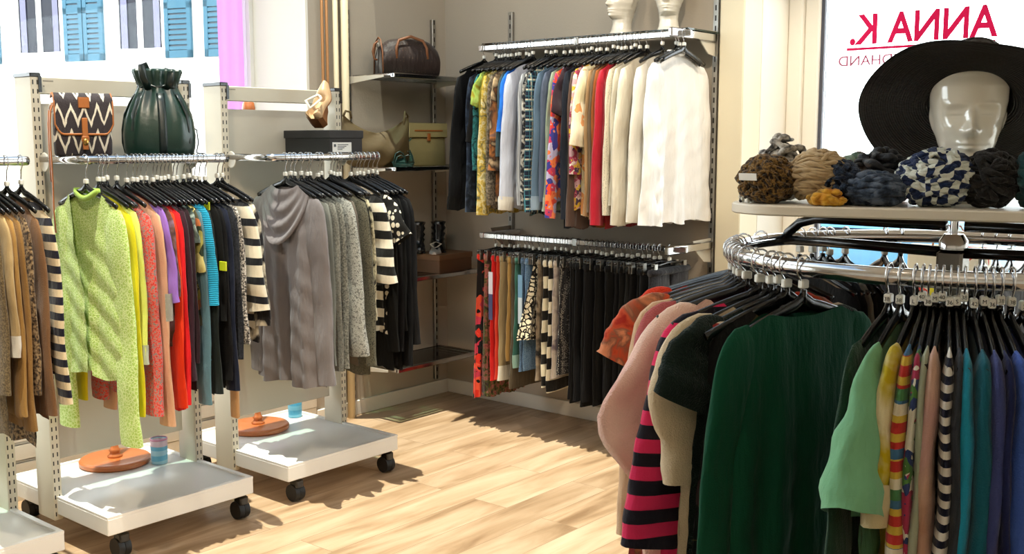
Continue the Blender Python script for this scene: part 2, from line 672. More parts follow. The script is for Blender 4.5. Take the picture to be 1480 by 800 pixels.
# socket-like cable clip low on the back wall
t = empty('wall_socket', (-4.28, YB - .012, .17), 0, 'small white wall socket low on the back wall near the corner', 'socket')
MB().box(-.03, .03, -.006, .012, -.03, .03, bev=.004).build('socket_plate', WHITE_WALL, t)
MB().lathe([(.018, 0), (.018, .004)], 16, M=Matrix.Translation((0, -.006, 0)) @ Matrix.Rotation(R(90), 4, 'X')).build('socket_hole', CREAM, t)

# slotted wall standards


CHANNEL = mat_slotted('slotted_steel', '#a9a7a2', .35, 1.0, .0215, (0.0,), .0045, .05, .52)


def standard(x, y, z0, z1, face, label):
    t = empty('slotted_wall_standard', (x, y, 0), face, label, 'wall standard', 'slotted standards on the walls')
    MB().box(-.0, .022, -.015, .015, z0, z1, bev=.002).build('channel', CHANNEL, t, False)


standard(XA, 3.995, .10, 2.276, 0, 'slotted steel standard left of the wall shelves, beside the thick pipe')
standard(XA, 4.672, .10, 2.279, 0, 'slotted steel standard right of the wall shelves, near the room corner')
standard(-4.009, YB, .60, 2.294, -PI / 2, 'slotted steel standard at the left end of the back wall rails')
standard(-2.682, YB, .30, 2.98, -PI / 2, 'slotted steel standard at the right end of the back wall rails')

# glass wall shelves in the corner
for z, lb in ((1.925, 'topmost glass shelf in the corner, carrying the brown dome handbag'),
              (1.425, 'glass wall shelf carrying the olive hobo bag and cream handbag'),
              (.812, 'glass wall shelf in the corner carrying the brown shoebox'),
              (.315, 'lowest glass shelf in the corner, empty, close to the floor')):
    t = empty('glass_wall_shelf', (XA, 4.0, z), 0, lb, 'shelf', 'glass shelves on the left wall')
    MB().box(.02, .345, .035, .69, -.012, -.004).build('glass_plate', SHELFGLASS, t, False)
    MB().box(.335, .355, .02, .705, -.026, 0.0, bev=.004).box(.02, .04, .02, .705, -.024, -.004, bev=.003)\
        .box(.02, .35, .02, .035, -.024, -.002, bev=.003).box(.02, .35, .69, .705, -.024, -.002, bev=.003).build('chrome_frame', CHROME, t, True, sharp=40)
    for y in (-.005, .672):
        m = MB()
        m.add([(.02, y - .002, -.01), (.30, y - .002, -.01), (.30, y - .002, -.022), (.02, y - .002, -.05),
               (.02, y + .002, -.01), (.30, y + .002, -.01), (.30, y + .002, -.022), (.02, y + .002, -.05)],
              [(0, 1, 2, 3), (7, 6, 5, 4), (0, 4, 5, 1), (1, 5, 6, 2), (2, 6, 7, 3), (3, 7, 4, 0)])
        m.build('bracket', simple('cream_bracket', '#cfc8b8', .4), t, False)

# hanging rails on the back wall
YR = 4.45
ZU, ZL = 2.065, 1.04


def wall_rail(z, label, shelf):
    t = empty('wall_hanging_rail', (-3.93, YR, z), 0, label, 'hanging rail', 'hanging rails on the back wall')
    m = MB().box(-.01, 1.30, -.008, .008, -.015, .015, bev=.004)
    m.build('rail', CHROME, t, True, sharp=40)
    MB().box(-.03, .004, -.011, .32, -.017, .017, bev=.004).build('arm', CHROME, t, True, sharp=40)
    MB().box(1.238, 1.262, -.11, .32, -.022, .022, bev=.006).build('arm', CHROME, t, True, sharp=40)
    MB().box(.62, .65, -.012, .012, -.02, .02, bev=.003).build('connector', STEEL, t, True, sharp=40)
    for x in (-.079, 1.248):
        m = MB()
        m.add([(x - .003, .14, .03), (x - .003, .335, .035), (x - .003, .335, -.09), (x - .003, .25, -.08), (x - .003, .18, -.03),
               (x + .003, .14, .03), (x + .003, .335, .035), (x + .003, .335, -.09), (x + .003, .25, -.08), (x + .003, .18, -.03)],
              [(0, 1, 2, 3, 4), (9, 8, 7, 6, 5), (0, 5, 6, 1), (1, 6, 7, 2), (2, 7, 8, 3), (3, 8, 9, 4), (4, 9, 5, 0)])
        m.build('bracket', simple('cream_bracket', '#cfc8b8', .4), t, False)
    if shelf:
        MB().box(-.03, 1.27, .02, .32, .020, .028).build('glass_top', SHELFGLASS, t, False)


wall_rail(ZU, 'upper chrome hanging rail on the back wall, with glass top under the heads', True)
wall_rail(ZL, 'lower chrome hanging rail on the back wall, full of trousers', False)

# ---------------------------------------------------------------- rolling racks
RX = -3.65                   # the hanging rail's x
RZ = 1.49


UPR = mat_slotted('slotted_upright', '#cfc6b2', .5, 0.0, .0142, (-.006, .011, .636, .653), .0025, .034, .5)


def rolling_rack(y0, label):
    """y0: near side of the platform; y0+.65 the far side"""
    t = empty('rolling_rack', (-3.965, y0, 0), 0, label, 'clothes rack', 'white rolling racks in front of the window')
    y1 = .65
    p = MB().box(-.40, .39, .0, y1, .108, .172, bev=.003)
    pl = p.build('platform', WHITE_LAM, t, True, sharp=40)
    b = MB()
    for a0, a1, b0, b1 in ((-.3995, .3895, .0005, .02), (-.3995, .3895, y1 - .02, y1 - .0005), (-.3995, -.38, .02, y1 - .02), (.37, .3895, .02, y1 - .02)):
        b.box(a0, a1, b0, b1, .170, .180)
    b.build('raised_rim', WHITE_LAM, pl, False)
    for x, y in ((-.34, .05), (-.34, y1 - .05), (.345, .06), (.345, y1 - .05)):
        c = MB().lathe([(.037, -.012), (.039, 0), (.037, .012)], 20, M=Matrix.Translation((x, y, .0392)) @ Matrix.Rotation(R(90), 4, 'X') @ Matrix.Rotation(R(0), 4, 'X'))
        c.lathe([(.037, -.012), (.039, 0), (.037, .012)], 20, M=Matrix.Translation((x, y + .026, .0392)) @ Matrix.Rotation(R(90), 4, 'X'))
        co = c.build('caster', BLACKR, t, True, sharp=40)
        MB().box(x - .016, x + .034, y - .008, y + .034, .06, .1, bev=.006).lathe([(.016, .09), (.016, .109)], 12, c=(x + .01, y + .013, 0)).build('fork', BLACKP, co, True, sharp=40)
    for y in (-.014, y1 - .022):
        m = MB().box(-.115, .015, y, y + .036, .085, 1.80, bev=.003)
        u = m.build('upright', UPR, t, True, sharp=40)
        MB().box(-.118, .018, y - .003, y + .039, 1.795, 1.812, bev=.003).box(.012, .02, y + .028, y + .040, 1.74, 1.80).build('end_cap', BLACKP, u, True, sharp=40)
    MB().box(-.07, -.04, .022, y1 - .022, 1.735, 1.80, bev=.003).build('header_beam', PUTTY, t, True, sharp=40)
    MB().box(-.065, -.045, .045, y1 - .045, .31, 1.70, bev=.002).build('back_panel', GREY_PANEL, t, True, sharp=40)
    m = MB()
    for z in (.52, 1.56):
        for y in (.020, y1 - .045):
            MB().box(-.072, -.038, y, y + .026, z, z + .05, bev=.003).build('panel_clamp', BLACKP, t, True, sharp=40)
    # out-rigged hanging rail on two arms
    r = MB().tube([(.01, .012, RZ), (.28, .012, RZ), (.308, .022, RZ), (.315, .04, RZ), (.315, y1 - .04, RZ), (.308, y1 - .02, RZ), (.28, y1 - .008, RZ), (.01, y1 - .008, RZ)], .016, 12, ry=.010)
    rl = r.build('hanging_rail', CHROME, t)
    for y in (.012, y1 - .008):
        MB().lathe([(.034, -.003), (.036, 0), (.034, .003)], 24, M=Matrix.Translation((.045, y - .004, RZ - .01)) @ Matrix.Rotation(R(90), 4, 'X')).build('arm_plate', simple('cream_bracket', '#cfc8b8', .4), t, True, sharp=40)
    MB().box(-.03, .27, .03, y1 - .03, RZ + .006, RZ + .012).build('glass_ledge', SHELFGLASS, t, False)
    # small print on the header beam
    d = MB()
    for i in range(7):
        d.box(-.039, -.0385, .06 + i * .006, .064 + i * .006, 1.783, 1.788)
    d.box(-.039, -.0385, .06, .065, 1.763, 1.768)
    d.build('small_print', simple('grey_print', '#7d756a', .7), t, False)
    return t


rolling_rack(1.13, 'white rolling rack at the left edge, nearest the camera, holding beige and brown knitwear')
rolling_rack(1.945, 'middle white rolling rack with lime cardigan and bright tops')
rolling_rack(2.775, 'far white rolling rack with grey and black tops and a shoebox')

# ---------------------------------------------------------------- round rack with shelf
RC = Vector((-.746, 2.386, 0))
RR = .47
ZR = 1.31
t = empty('round_clothes_rack', RC, 0, 'round chrome clothes rack with a cream round-cornered shelf on top', 'clothes rack')
m = MB()
m.tube([(RR * math.cos(2 * PI * i / 96), RR * math.sin(2 * PI * i / 96), ZR) for i in range(96)], .0165, 14, closed=True)
m.build('ring_rail', CHROME, t)
BLKCH = simple('black_lacquered_steel', '#0d0c0c', .18, .4, .6)
MB().box(-.028, .028, -.028, .028, .03, ZR + .01, bev=.006).build('column', simple('dark_chrome', '#6a6660', .2, 1.0), t, True, sharp=40)
MB().lathe([(.009, ZR), (.009, 1.41)], 14).lathe([(.03, ZR + .012), (.03, ZR + .03), (.02, ZR + .045)], 20).build('inner_post', CHROME, t, True, sharp=40)
for a in (167, 13, 90, 270):
    ca, sa = math.cos(R(a)), math.sin(R(a))
    if a in (90, 270):
        m = MB().tube([(ca * .03, sa * .03, .04), (ca * .42, sa * .42, .03)], .014, 10)
        m.build('foot', CHROME, t)
        continue
    m = MB().tube([(ca * .02, sa * .02, ZR + .004), (ca * .25, sa * .25, ZR + .004), (ca * .45, sa * .45, ZR)], .012, 10)
    m.build('arm', BLKCH, t)
    m = MB()
    m.tube([(ca * .02, sa * .02, ZR + .062), (ca * .36, sa * .36, ZR + .058), (ca * .41, sa * .41, ZR + .045), (ca * .445, sa * .445, ZR + .018), (ca * .455, sa * .455, ZR)], .012, 10)
    m.build('arm', BLKCH, t)
    MB().box(-.008, .008, -.008, .008, ZR + .05, 1.409, M=Matrix.Translation((ca * .36, sa * .36, 0))).build('shelf_clip', BLACKP, t, False)
    MB().tube([(ca * .03, sa * .03, .04), (ca * .42, sa * .42, .03)], .014, 10).build('foot', CHROME, t)
SHZ = 1.428
SA = R(14.3)                 # the shelf's long direction
hx, hy, rc = .425, .37, .13
ring = []
for cx_, cy_, a0 in ((hx - rc, hy - rc, 0), (-(hx - rc), hy - rc, 90), (-(hx - rc), -(hy - rc), 180), (hx - rc, -(hy - rc), 270)):
    for i in range(13):
        a = R(a0 + 90 * i / 12)
        ring.append((cx_ + rc * math.cos(a), cy_ + rc * math.sin(a)))
m = MB()
vs, n_ = [], len(ring)
for k, (q, z) in enumerate(((.993, SHZ - .021), (1, SHZ - .018), (1, SHZ - .003), (.993, SHZ))):
    vs += [(x * q, y * q, z) for x, y in ring]
fs = [tuple(range(n_ - 1, -1, -1)), tuple(range(3 * n_, 4 * n_))]
for k in range(3):
    fs += [(k * n_ + i, k * n_ + (i + 1) % n_, (k + 1) * n_ + (i + 1) % n_, (k + 1) * n_ + i) for i in range(n_)]
m.add([Matrix.Rotation(SA, 4, 'Z') @ Vector(v) for v in vs], fs)
m.build('round_cornered_shelf', simple('cream_laminate', '#dcd2c0', .4), t, True, sharp=40)

# ---------------------------------------------------------------- lettering on the display window


def translucent(name, c, f=.65):
    m, nt, b = newmat(name, .6)
    b.inputs['Base Color'].default_value = rgb(c)
    tl = node(nt, 'ShaderNodeBsdfTranslucent')
    tl.inputs[0].default_value = rgb(c)
    mx = node(nt, 'ShaderNodeMixShader')
    mx.inputs[0].default_value = f
    lk(nt, b.outputs[0], mx.inputs[1])
    lk(nt, tl.outputs[0], mx.inputs[2])
    lk(nt, mx.outputs[0], nt.nodes['Material Output'].inputs['Surface'])
    return m


PINK = translucent('pink_vinyl', '#d62c72', .65)
PINK2 = translucent('faded_pink_vinyl', '#c07890', .6)
t = empty('window_lettering', (0, 5.294, 0), 0, 'pink vinyl shop name lettering ANNA K. on the display window', 'lettering')


def text(s, name, mat, parent, M, size, extr=.0008, bold=0.0, sx=1.0, align='LEFT'):
    c = bpy.data.curves.new(name, 'FONT')
    c.body = s
    c.size = size
    c.extrude = extr
    c.offset = bold
    c.align_x = align
    c.materials.append(mat)
    o = bpy.data.objects.new(name, c)
    COL.objects.link(o)
    if parent:
        o.parent = parent
    o.matrix_local = M @ Matrix.Diagonal((sx, 1, 1, 1))
    bpy.context.view_layer.update()
    dg = bpy.context.evaluated_depsgraph_get()
    me = bpy.data.meshes.new_from_object(o.evaluated_get(dg))
    q = bpy.data.objects.new(name, me)
    bpy.data.objects.remove(o)
    COL.objects.link(q)
    if parent:
        q.parent = parent
    q.matrix_local = M @ Matrix.Diagonal((sx, 1, 1, 1))
    bpy.context.view_layer.update()
    return q


MR = Matrix(((-1, 0, 0, 0), (0, 0, 1, 0), (0, 1, 0, 0), (0, 0, 0, 1)))


def fit_text(s, name, mat, parent, x0, x1, z, h, bold):
    o = text(s, name, mat, parent, MR, h / .70, .0008, bold)
    wd = o.dimensions.x
    o.matrix_local = Matrix.Translation((x0, 0, z)) @ MR @ Matrix.Diagonal((abs(x1 - x0) / wd, 1, 1, 1))


fit_text('ANNA K.', 'shop_name', PINK, t, -1.512, -2.218, 2.045, .142, .0045)
MB().box(-2.226, -1.514, -.001, .001, 2.013, 2.026).build('underline', PINK, t, False)
fit_text('FIRST & SECONDHAND', 'tag_line', PINK2, t, -1.465, -2.262, 1.938, .050, .0006)

# ---------------------------------------------------------------- outside
STUCCO = simple('white_stucco', '#f4f2ee', .9)
SHUT = simple('blue_shutter_paint', '#285a70', .6)
ASPH = simple('pale_asphalt', '#b9b6b0', .9)
tag(MB().box(-60, 40, -40, 60, -.30, -.10).build('street_ground', ASPH, None, False), kind='structure')
FU = Vector((.948, .317, 0)).normalized()
P0 = Vector((-7.814, 4.466, 0)) * 2.2
t = empty('townhouse', P0, math.atan2(FU.y, FU.x), 'white townhouse with blue louvred shutters across the street', 'building')
S = 2.2


def zf(z): return 1.55 + (z - 1.55) * S


# facade local frame: x to the right along the facade, -y toward the shop
MB().box(-14, 12, 0, 3, -.1, 9.5).build('wall', STUCCO, t, False)
DARKG = simple('dark_window_glass', '#1c1e2a', .35, spec=.2)
CURT = simple('net_curtain', '#77768c', .8)
for k, (x0, x1, z0) in enumerate(((-.906, -.482, 2.27), (.104, .506, 2.27), (-1.95, -1.52, 2.30), (1.15, 1.5, 2.26))):
    a, b_, z0, z1 = x0 * S, x1 * S, zf(z0), zf(z0) + 1.5
    f = MB().box(a - .08, b_ + .08, -.04, .02, z0 - .10, z0, bev=.01)
    f.box(a - .05, a, -.03, .02, z0, z1).box(b_, b_ + .05, -.03, .02, z0, z1).box((a + b_) / 2 - .05, (a + b_) / 2 + .05, -.035, .02, z0, z1)
    f.box(a, b_, -.03, .02, z1, z1 + .06)
    wn = f.build('window', STUCCO, t, False)
    MB().box(a, b_, -.012, .01, z0, z1).build('pane', DARKG, wn, False)
    m = MB()
    for s0, s1 in ((a + .04, a + .18), (b_ - .16, b_ - .03)):
        m.grid(lambda u, v, s0=s0, s1=s1: (s0 + (s1 - s0) * u, -.022 + .006 * math.sin(u * 30), z0 + (z1 - z0) * v), 24, 2)
    m.build('curtain', CURT, wn)
for k, (x0, x1) in enumerate(((-.43, -.036), (.547, .796), (.905, 1.12), (-1.48, -1.10))):
    a, b_, z0, z1 = x0 * S, x1 * S, zf(2.19), zf(2.19) + 1.7
    n_ = 2 if k == 0 else 1
    wd = (b_ - a) / n_
    for j in range(n_):
        p = a + j * wd
        f = MB().box(p + .01, p + .09, -.08, -.03, z0, z1).box(p + wd - .09, p + wd - .01, -.08, -.03, z0, z1)
        f.box(p + .01, p + wd - .01, -.08, -.03, z0, z0 + .12).box(p + .01, p + wd - .01, -.08, -.03, z0 + .8, z0 + .9).box(p + .01, p + wd - .01, -.08, -.03, z1 - .1, z1)
        z = z0 + .13
        while z < z1 - .1:
            f.box(p + .08, p + wd - .08, -.075, -.045, z, z + .055, M=None)
            z += .085
        sh = f.build('shutter', SHUT, t, False)
        MB().box(p + .05, p + wd - .05, -.042, -.035, z0 + .02, z1 - .02).build('shutter_back', simple('shutter_gap', '#56616c', .8), sh, False)
m = MB().box(-14, 4, -.06, 0, zf(2.1), zf(2.1) + .05)
m.build('ledge', STUCCO, t, False)
AWN = simple('white_awning', '#e8ecea', .8)
m = MB()
m.box(-6, 1.2, -.75, -.70, zf(1.965), zf(1.98))
m.build('awning_bar', simple('grey_metal', '#8b929c', .5), t, False)
m = MB()


def val(u, v):
    x = -6 + 7.2 * u
    return (x, -.72, zf(1.965) - v * (.16 + .07 * abs(math.sin(x * 8.0))))


m.grid(val, 160, 2)
m.grid(lambda u, v: (-6 + 7.2 * u, -.72 * (1 - v), zf(1.965) + .4 * v), 4, 1)
m.build('awning', AWN, t)

# pink banner hanging just outside the side window
MAG, _nt, _b = newmat('pink_banner_cloth', .8)
_b.inputs['Base Color'].default_value = rgb('#c07ccb')
_tl = node(_nt, 'ShaderNodeBsdfTranslucent')
_tl.inputs[0].default_value = rgb('#cb8ad6')
_mx = node(_nt, 'ShaderNodeMixShader')
_mx.inputs[0].default_value = .6
lk(_nt, _b.outputs[0], _mx.inputs[1])
lk(_nt, _tl.outputs[0], _mx.inputs[2])
lk(_nt, _mx.outputs[0], _nt.nodes['Material Output'].inputs['Surface'])
o = MB()
o.grid(lambda u, v: (-5.093 + .006 * math.sin(u * 14), 3.555 + .165 * u, .45 + 2.2 * v), 16, 2)
o = o.build('window_banner', MAG, None)
tag(o, 'narrow pink vertical banner hanging outside the side window', 'banner')

# blue delivery van far behind the display window (only its side shows under the shelf)
t = empty('delivery_van', (-3.6, 8.6, -.1), 0, 'pale blue van parked in the street behind the display window', 'van')
BLUE = simple('van_blue', '#5f95bd', .3, spec=.6)
MB().box(-1.4, 1.15, -.6, .9, .35, 1.05, bev=.06).box(-1.0, 1.1, -.55, .85, 1.0, 1.07, bev=.03).build('body', BLUE, t, True, sharp=50)
for x in (-.9, .75):
    MB().lathe([(.30, 0), (.32, .02), (.32, .2), (.30, .22)], 24, M=Matrix.Translation((x, -.62, .32)) @ Matrix.Rotation(R(-90), 4, 'X')).build('wheel', BLACKR, t, True, sharp=40)
MB().box(-1.42, 1.17, -.63, -.6, .60, .66).build('side_strip', simple('van_trim', '#26334f', .5), t, False)
MB().box(-.6, .6, -.604, -.6, .85, 1.0, bev=.001).build('window', DARKG, t, False)

# ---------------------------------------------------------------- hangers
HANG = {}


def hanger_meshes(kind):
    """kind: (hook height, clip?) -> meshes"""
    if kind in HANG:
        return HANG[kind]
    hz, clip = kind
    hook = MB()
    pts = [(0, 0, -hz), (0, 0, -hz * .62), (.006, 0, -.030), (.019, 0, -.012)]
    for i in range(9):
        a = R(-20 + i * 25)
        pts.append((.0205 * math.cos(a), 0, .0015 + .0195 * math.sin(a)))
    hook.tube(pts, .0021, 6, up=(0, 1, 0))
    body = MB()
    if clip:
        body.tube([(-.155, 0, -hz), (-.08, 0, -hz + .004), (0, 0, -hz + .012), (.08, 0, -hz + .004), (.155, 0, -hz)], .006, 6, up=(0, 1, 0))
        body.lathe([(.007, -hz - .002), (.008, -hz + .02)], 8)
        clips = []
        for x in (-.13, .13):
            cl = MB()
            clips.append(cl)
            cl.box(x - .014, x + .014, -.010, -.005, -hz - .045, -hz + .012, bev=.002).box(x - .014, x + .014, .005, .010, -hz - .045, -hz + .012, bev=.002)
            cl.lathe([(.007, -.011), (.007, .011)], 8, M=Matrix.Translation((x, 0, -hz - .012)) @ Matrix.Rotation(R(90), 4, 'X'))
    else:
        w = .195
        P = []
        for i in range(-8, 9):
            u = i / 8.0
            z = -hz - .004 - .058 * abs(u) ** 1.25 + (.012 if i == 0 else 0)
            P.append((u * w, 0, z))
        rr = [.009 + .004 * (1 - abs(i / 8.0)) for i in range(-8, 9)]
        body.tube(P, rr, 8, ry=.0055, up=(0, 0, 1))
        body.lathe([(.008, -hz - .004), (.0065, -hz + .022)], 8)
        clips = None
    mk = MB().box(-.010, .010, -.0065, .0065, -hz + .018, -hz + .035, bev=.002)
    r = {'hook': hook.mesh('hook', CHROME), 'body': body.mesh('hanger_body', BLACKP), 'size_marker': mk.mesh('size_marker', MARKER, False)}
    if clips:
        r['clips'] = [c.mesh('clip', STEEL, False) for c in clips]
    HANG[kind] = r
    return r


HPROTO = {}


def hanger(loc, yaw, hz, clip, label, group):
    k = (hz, clip)
    if k not in HPROTO:
        t = empty('clip_hanger' if clip else 'clothes_hanger', loc, yaw, label, 'clothes hanger', group)
        ms = hanger_meshes(k)
        linkmesh('hook', ms['hook'], t)
        linkmesh('hanger_body', ms['body'], t)
        linkmesh('size_marker', ms['size_marker'], t)
        if clip:
            for c in ms['clips']:
                linkmesh('clip', c, t)
        HPROTO[k] = t
        return t
    t = copy_tree(HPROTO[k])
    for ch in list(t.children):                # no stray children beyond the standard four
        if ch.name.split('.')[0] == 'size_text':
            bpy.data.objects.remove(ch)
    t.location = loc
    t.rotation_euler = (0, 0, yaw)
    t['label'] = label
    t['group'] = group
    for ch in t.children:
        if ch.name.startswith('size_marker'):
            ch.location.z = rnd.uniform(-.004, .009)
    return t


# ---------------------------------------------------------------- clothes
def body_mesh(p, rs):
    L, sw, hw, T = p['L'], p['sw'], p['hw'], p['T']
    zn, nw = p['zn'], p['nw']
    nu, nv = p['nu'], p['nv']
    fs_ = p['front']
    A = p['fold']
    ph = [rs.uniform(0, 6.28) for _ in range(6)]
    k1, k2 = rs.choice((2, 3, 3, 4)), rs.choice((5, 6, 7))
    hemw = p.get('hemwave', .008)
    hemtilt = p.get('hemtilt', 0.0)
    drop = p.get('drop', .055)
    side = p.get('bulge', 0.0)

    def pt(u, v, s):
        au = abs(u)
        x0 = au * sw
        if x0 < nw:
            dip = p['dipf'] if s == fs_ else .008
            zt = zn - dip * math.cos(PI / 2 * x0 / nw) ** .8
        else:
            q = (x0 - nw) / (sw - nw)
            zt = zn - drop * q ** 1.15 - .014 * q ** 6
        w = sw + (hw - sw) * (v ** .8) - .035 * sw * math.sin(min(1, v * 3) * PI) + side * math.sin(v * PI)
        hemz = zn - drop * .5 - L + hemw * math.sin(k1 * u * PI + ph[0]) + hemtilt * u
        z = zt + (hemz - zt) * v
        x = u * w
        if p.get('asym'):
            x *= .80 if u > 0 else 1.22
        t = T * max(0.0, 1 - au ** 2.6) ** .5 * (.30 + .70 * min(1, v * 4.0))
        y = A * min(1, v * 1.6) * (math.sin(k1 * u * PI + ph[1] + .8 * v) + .5 * math.sin(k2 * u * PI + ph[2] - 1.5 * v))
        y += .35 * A * math.sin((k2 + 2) * u * PI * .7 + ph[3] + s) * v
        y += .0025 * math.sin(z * 60 + x * 35 + ph[4] + s) * min(1, v * 3)
        if p.get('hang') and v > 0:
            y += 0
        return (x, y + s * t, z)

    m = MB()
    m.grid(lambda a, b: pt(a * 2 - 1, b, -fs_), nu, nv)
    dv = p.get('vneck', 0)
    if dv:
        u0 = nw / sw * p.get('vopen', 1.0)
        vb = p.get('vbot', .004)

        def half(sg):
            def fn(a, b):
                uo = max(vb, u0 * max(0, 1 - b / dv) ** .8)
                if p.get('ruffle'):
                    uo += .012 * math.sin(b * 120)
                u = sg * (uo + (1 - uo) * a)
                x, y, z = pt(u, b, fs_)
                # lapel keeps the shoulder line height at the neck
                if b < dv and a < .5:
                    z += (zn - z) * (1 - a * 2) * (1 - b / dv) ** 6 * .5
                return (x, y + fs_ * .004 * (1 - a) ** 6, z)
            return fn
        m.grid(half(-1), nu // 2, nv)
        m.grid(half(1), nu // 2, nv)
    else:
        m.grid(lambda a, b: pt(a * 2 - 1, b, fs_), nu, nv)
    return m


def sleeve_mesh(p, sg, rs, t0=0.0, t1=1.0, grow=0.0):
    sl, sw, T = p['sl'], p['sw'], p['T']
    zs = p['zn'] - p.get('drop', .055) - .004
    n = max(6, int(p['nv'] * .9 * (t1 - t0)))
    fl = p['fl'] * (1 if sg > 0 else .6)
    cw, aw = p['cw'], p['aw']
    ph = p['ph'] + (0 if sg > 0 else 2.0)
    yo = p.get('sy', 0.0)
    P, rr, ry = [], [], []
    for i in range(n + 1):
        t = t0 + (t1 - t0) * i / n
        e = 1 - math.exp(-t * sl * 16)
        x = sw - .052 + .048 * e + fl * t ** 1.2 + p.get('elbow', 0) * (min(1.0, t / .42) * (1.0 - p.get('fallback', .75) * (0.5 - 0.5 * math.cos(PI * min(1.0, max(0.0, (t - .42) / .34))))) if p.get('sharp') else math.sin(t * PI) ** 2)
        z = zs + .028 - (sl + .028) * t
        y = yo * t + .004 * math.sin(t * 9 + ph) * min(1, t * 4)
        P.append((sg * x, y, z))
        dm = min(1.0, (t * sl + 1e-4) / p.get('dome', .075))
        dome = math.sqrt(max(0.03, 1 - (1 - dm) ** 2))
        r = (aw + (cw - aw) * t ** .8) * dome
        r *= 1 + .022 * math.sin(t * 17 + ph) + .018 * math.sin(t * 41 + 2 * ph)
        q = (p['ty'] * (.75 + .25 * t if not p.get('tfl') else .30 + .95 * t)) * dome * (1 + .10 * math.sin(t * 23 + ph * 3))
        rr.append(r + grow)
        ry.append(q + grow)
    ns = p.get('ns', 12)
    if p.get('asym'):
        P = [(x * (.86 if x > 0 else 1.16), y, z) for x, y, z in P]
    mb = MB().tube(P, rr, ns, ry=ry, up=(1, 0, 0), cap=False)
    fa = p.get('flute', .05)
    for i in range(n + 1):
        t = i / n
        for k in range(ns):
            a = 2 * PI * k / ns
            q = 1 + fa * min(1, t * 5) * (math.sin(3 * a + ph + 2.2 * t) * .6 + math.sin(2 * a - ph - 4 * t) * .5 + .4 * math.sin(5 * a + 9 * t))
            v = mb.v[i * ns + k]
            c = P[i]
            mb.v[i * ns + k] = (c[0] + (v[0] - c[0]) * q, c[1] + (v[1] - c[1]) * q, v[2])
    return mb


GN = [0]


def garment(loc, yaw, label, cat, name, mat, L=.62, sl=.55, hz=.10, group=None, hgroup=None, hlabel=None, **k):
    GN[0] += 1
    rs = random.Random(GN[0] * 31 + 5)
    p = dict(L=L, sl=sl, sw=.19, hw=.21, T=.011, zn=-hz - .016, nw=.085, nu=14, nv=18, front=-1, fold=.005, dipf=.05,
             fl=.02, cw=.042, aw=.062, ty=.013, ph=rs.uniform(0, 6.28))
    smat = k.pop('smat', mat)
    cuff = k.pop('cuff', None)
    collar = k.pop('collar', None)
    kind = k.pop('kind', 'top')
    clip = kind in ('trousers', 'skirt')
    body2 = k.pop('lower', None)
    p.update(k)
    t = empty(name, loc, yaw, label, cat, group)
    hl = hlabel or ('black hanger holding the ' + label)
    hanger(loc, yaw, hz, clip, hl, hgroup)
    zn = p['zn']
    if kind == 'top':
        body_mesh(p, rs).build('body', mat, t, weld=True)
        if sl > 0:
            for sg in (1, -1):
                s = sleeve_mesh(p, sg, rs).build('sleeve', smat, t)
                if cuff:
                    sleeve_mesh(p, sg, rs, 1 - min(.4, .065 / sl), 1.003, .0022).build('cuff', cuff, s)
        if collar:
            cm, ch = collar
            P = []
            for i in range(24):
                a = 2 * PI * i / 24
                yy = math.sin(a)
                fr = max(0, yy * p['front'])
                P.append((p['nw'] * .96 * math.cos(a), yy * max(.009, p['T'] * .8), zn + .002 - fr * p['dipf'] * (math.sin(a) ** 2) * .9 + ch * .3))
            MB().tube(P, ch, 6, closed=True, ry=.0045).build('collar', cm, t)
    elif kind == 'trousers':
        w = p['sw']
        zt = -hz - .012
        T = p['ty']
        P = [(u * w, 0, zt - .018) for u in (-1, -.6, -.2, .2, .6, 1)]
        MB().tube(P, .018, 10, ry=[T * .6, T, T, T, T, T * .6], up=(0, 0, 1)).build('waistband', smat, t)
        for sg in (1, -1):
            m = MB()
            n = 16
            pp, rr, ry = [], [], []
            for i in range(n + 1):
                q = i / n
                pp.append((sg * (w * .5 + p['fl'] * q), .003 * math.sin(q * 7 + p['ph'] + sg), zt - .030 - (L - .03) * q))
                rr.append((w * .52) * (1 - q) + p['cw'] * q + .003 * math.sin(q * 25 + p['ph']))
                ry.append(T * (.75 + .35 * q) * (1 + .10 * math.sin(q * 19 + p['ph'])))
            m.tube(pp, rr, 14, ry=ry, up=(1, 0, 0), cap=False)
            lg = m.build('trouser_leg', mat, t)
            if cuff:
                MB().tube(pp[-3:], [r_ + .002 for r_ in rr[-3:]], 14, ry=[r_ + .002 for r_ in ry[-3:]], up=(1, 0, 0), cap=False).build('turn_up', cuff, lg)
    elif kind == 'skirt':
        w = p['sw']
        zt = -hz - .012
        T = p['ty']
        MB().tube([(u * w, 0, zt - .016) for u in (-1, -.6, -.2, .2, .6, 1)], .017, 10, ry=[T * .5, T, T, T, T, T * .5]).build('waistband', smat, t)
        m = MB()
        pl, hw = p.get('pleats', 9), p['hw']

        def fn(s):
            def f(a, b):
                u = a * 2 - 1
                x = u * (w + (hw - w) * b)
                tt = T * (1 - abs(u) ** 3) ** .5 * (1 + .6 * b)
                y = s * tt + p['fold'] * b * math.sin(u * pl * PI + p['ph'] + (0 if s > 0 else 1.2))
                return (x, y, zt - .028 - (L - .028) * b + .006 * b * math.sin(u * 7 + p['ph']))
            return f
        m.grid(fn(-1), 40, 14)
        m.grid(fn(1), 40, 14)
        m.build('panels', mat, t, weld=True)
    return t


BLK = fab('solid', ['#0f0e0c'], knit=.3, sheen=.02)
BLK2 = fab('solid', ['#131213'], knit=.6, sheen=.02)
BLK3 = fab('solid', ['#0a0a0c'], knit=.1, rough=.75, sheen=.02)
NAVY = fab('solid', ['#151b30'], knit=.4)


RING_DONE = []
SIZES = ('40', '38', 'M', '40', '36', 'S', '38', '42', 'M', '36', '38', '38', '38', 'L')


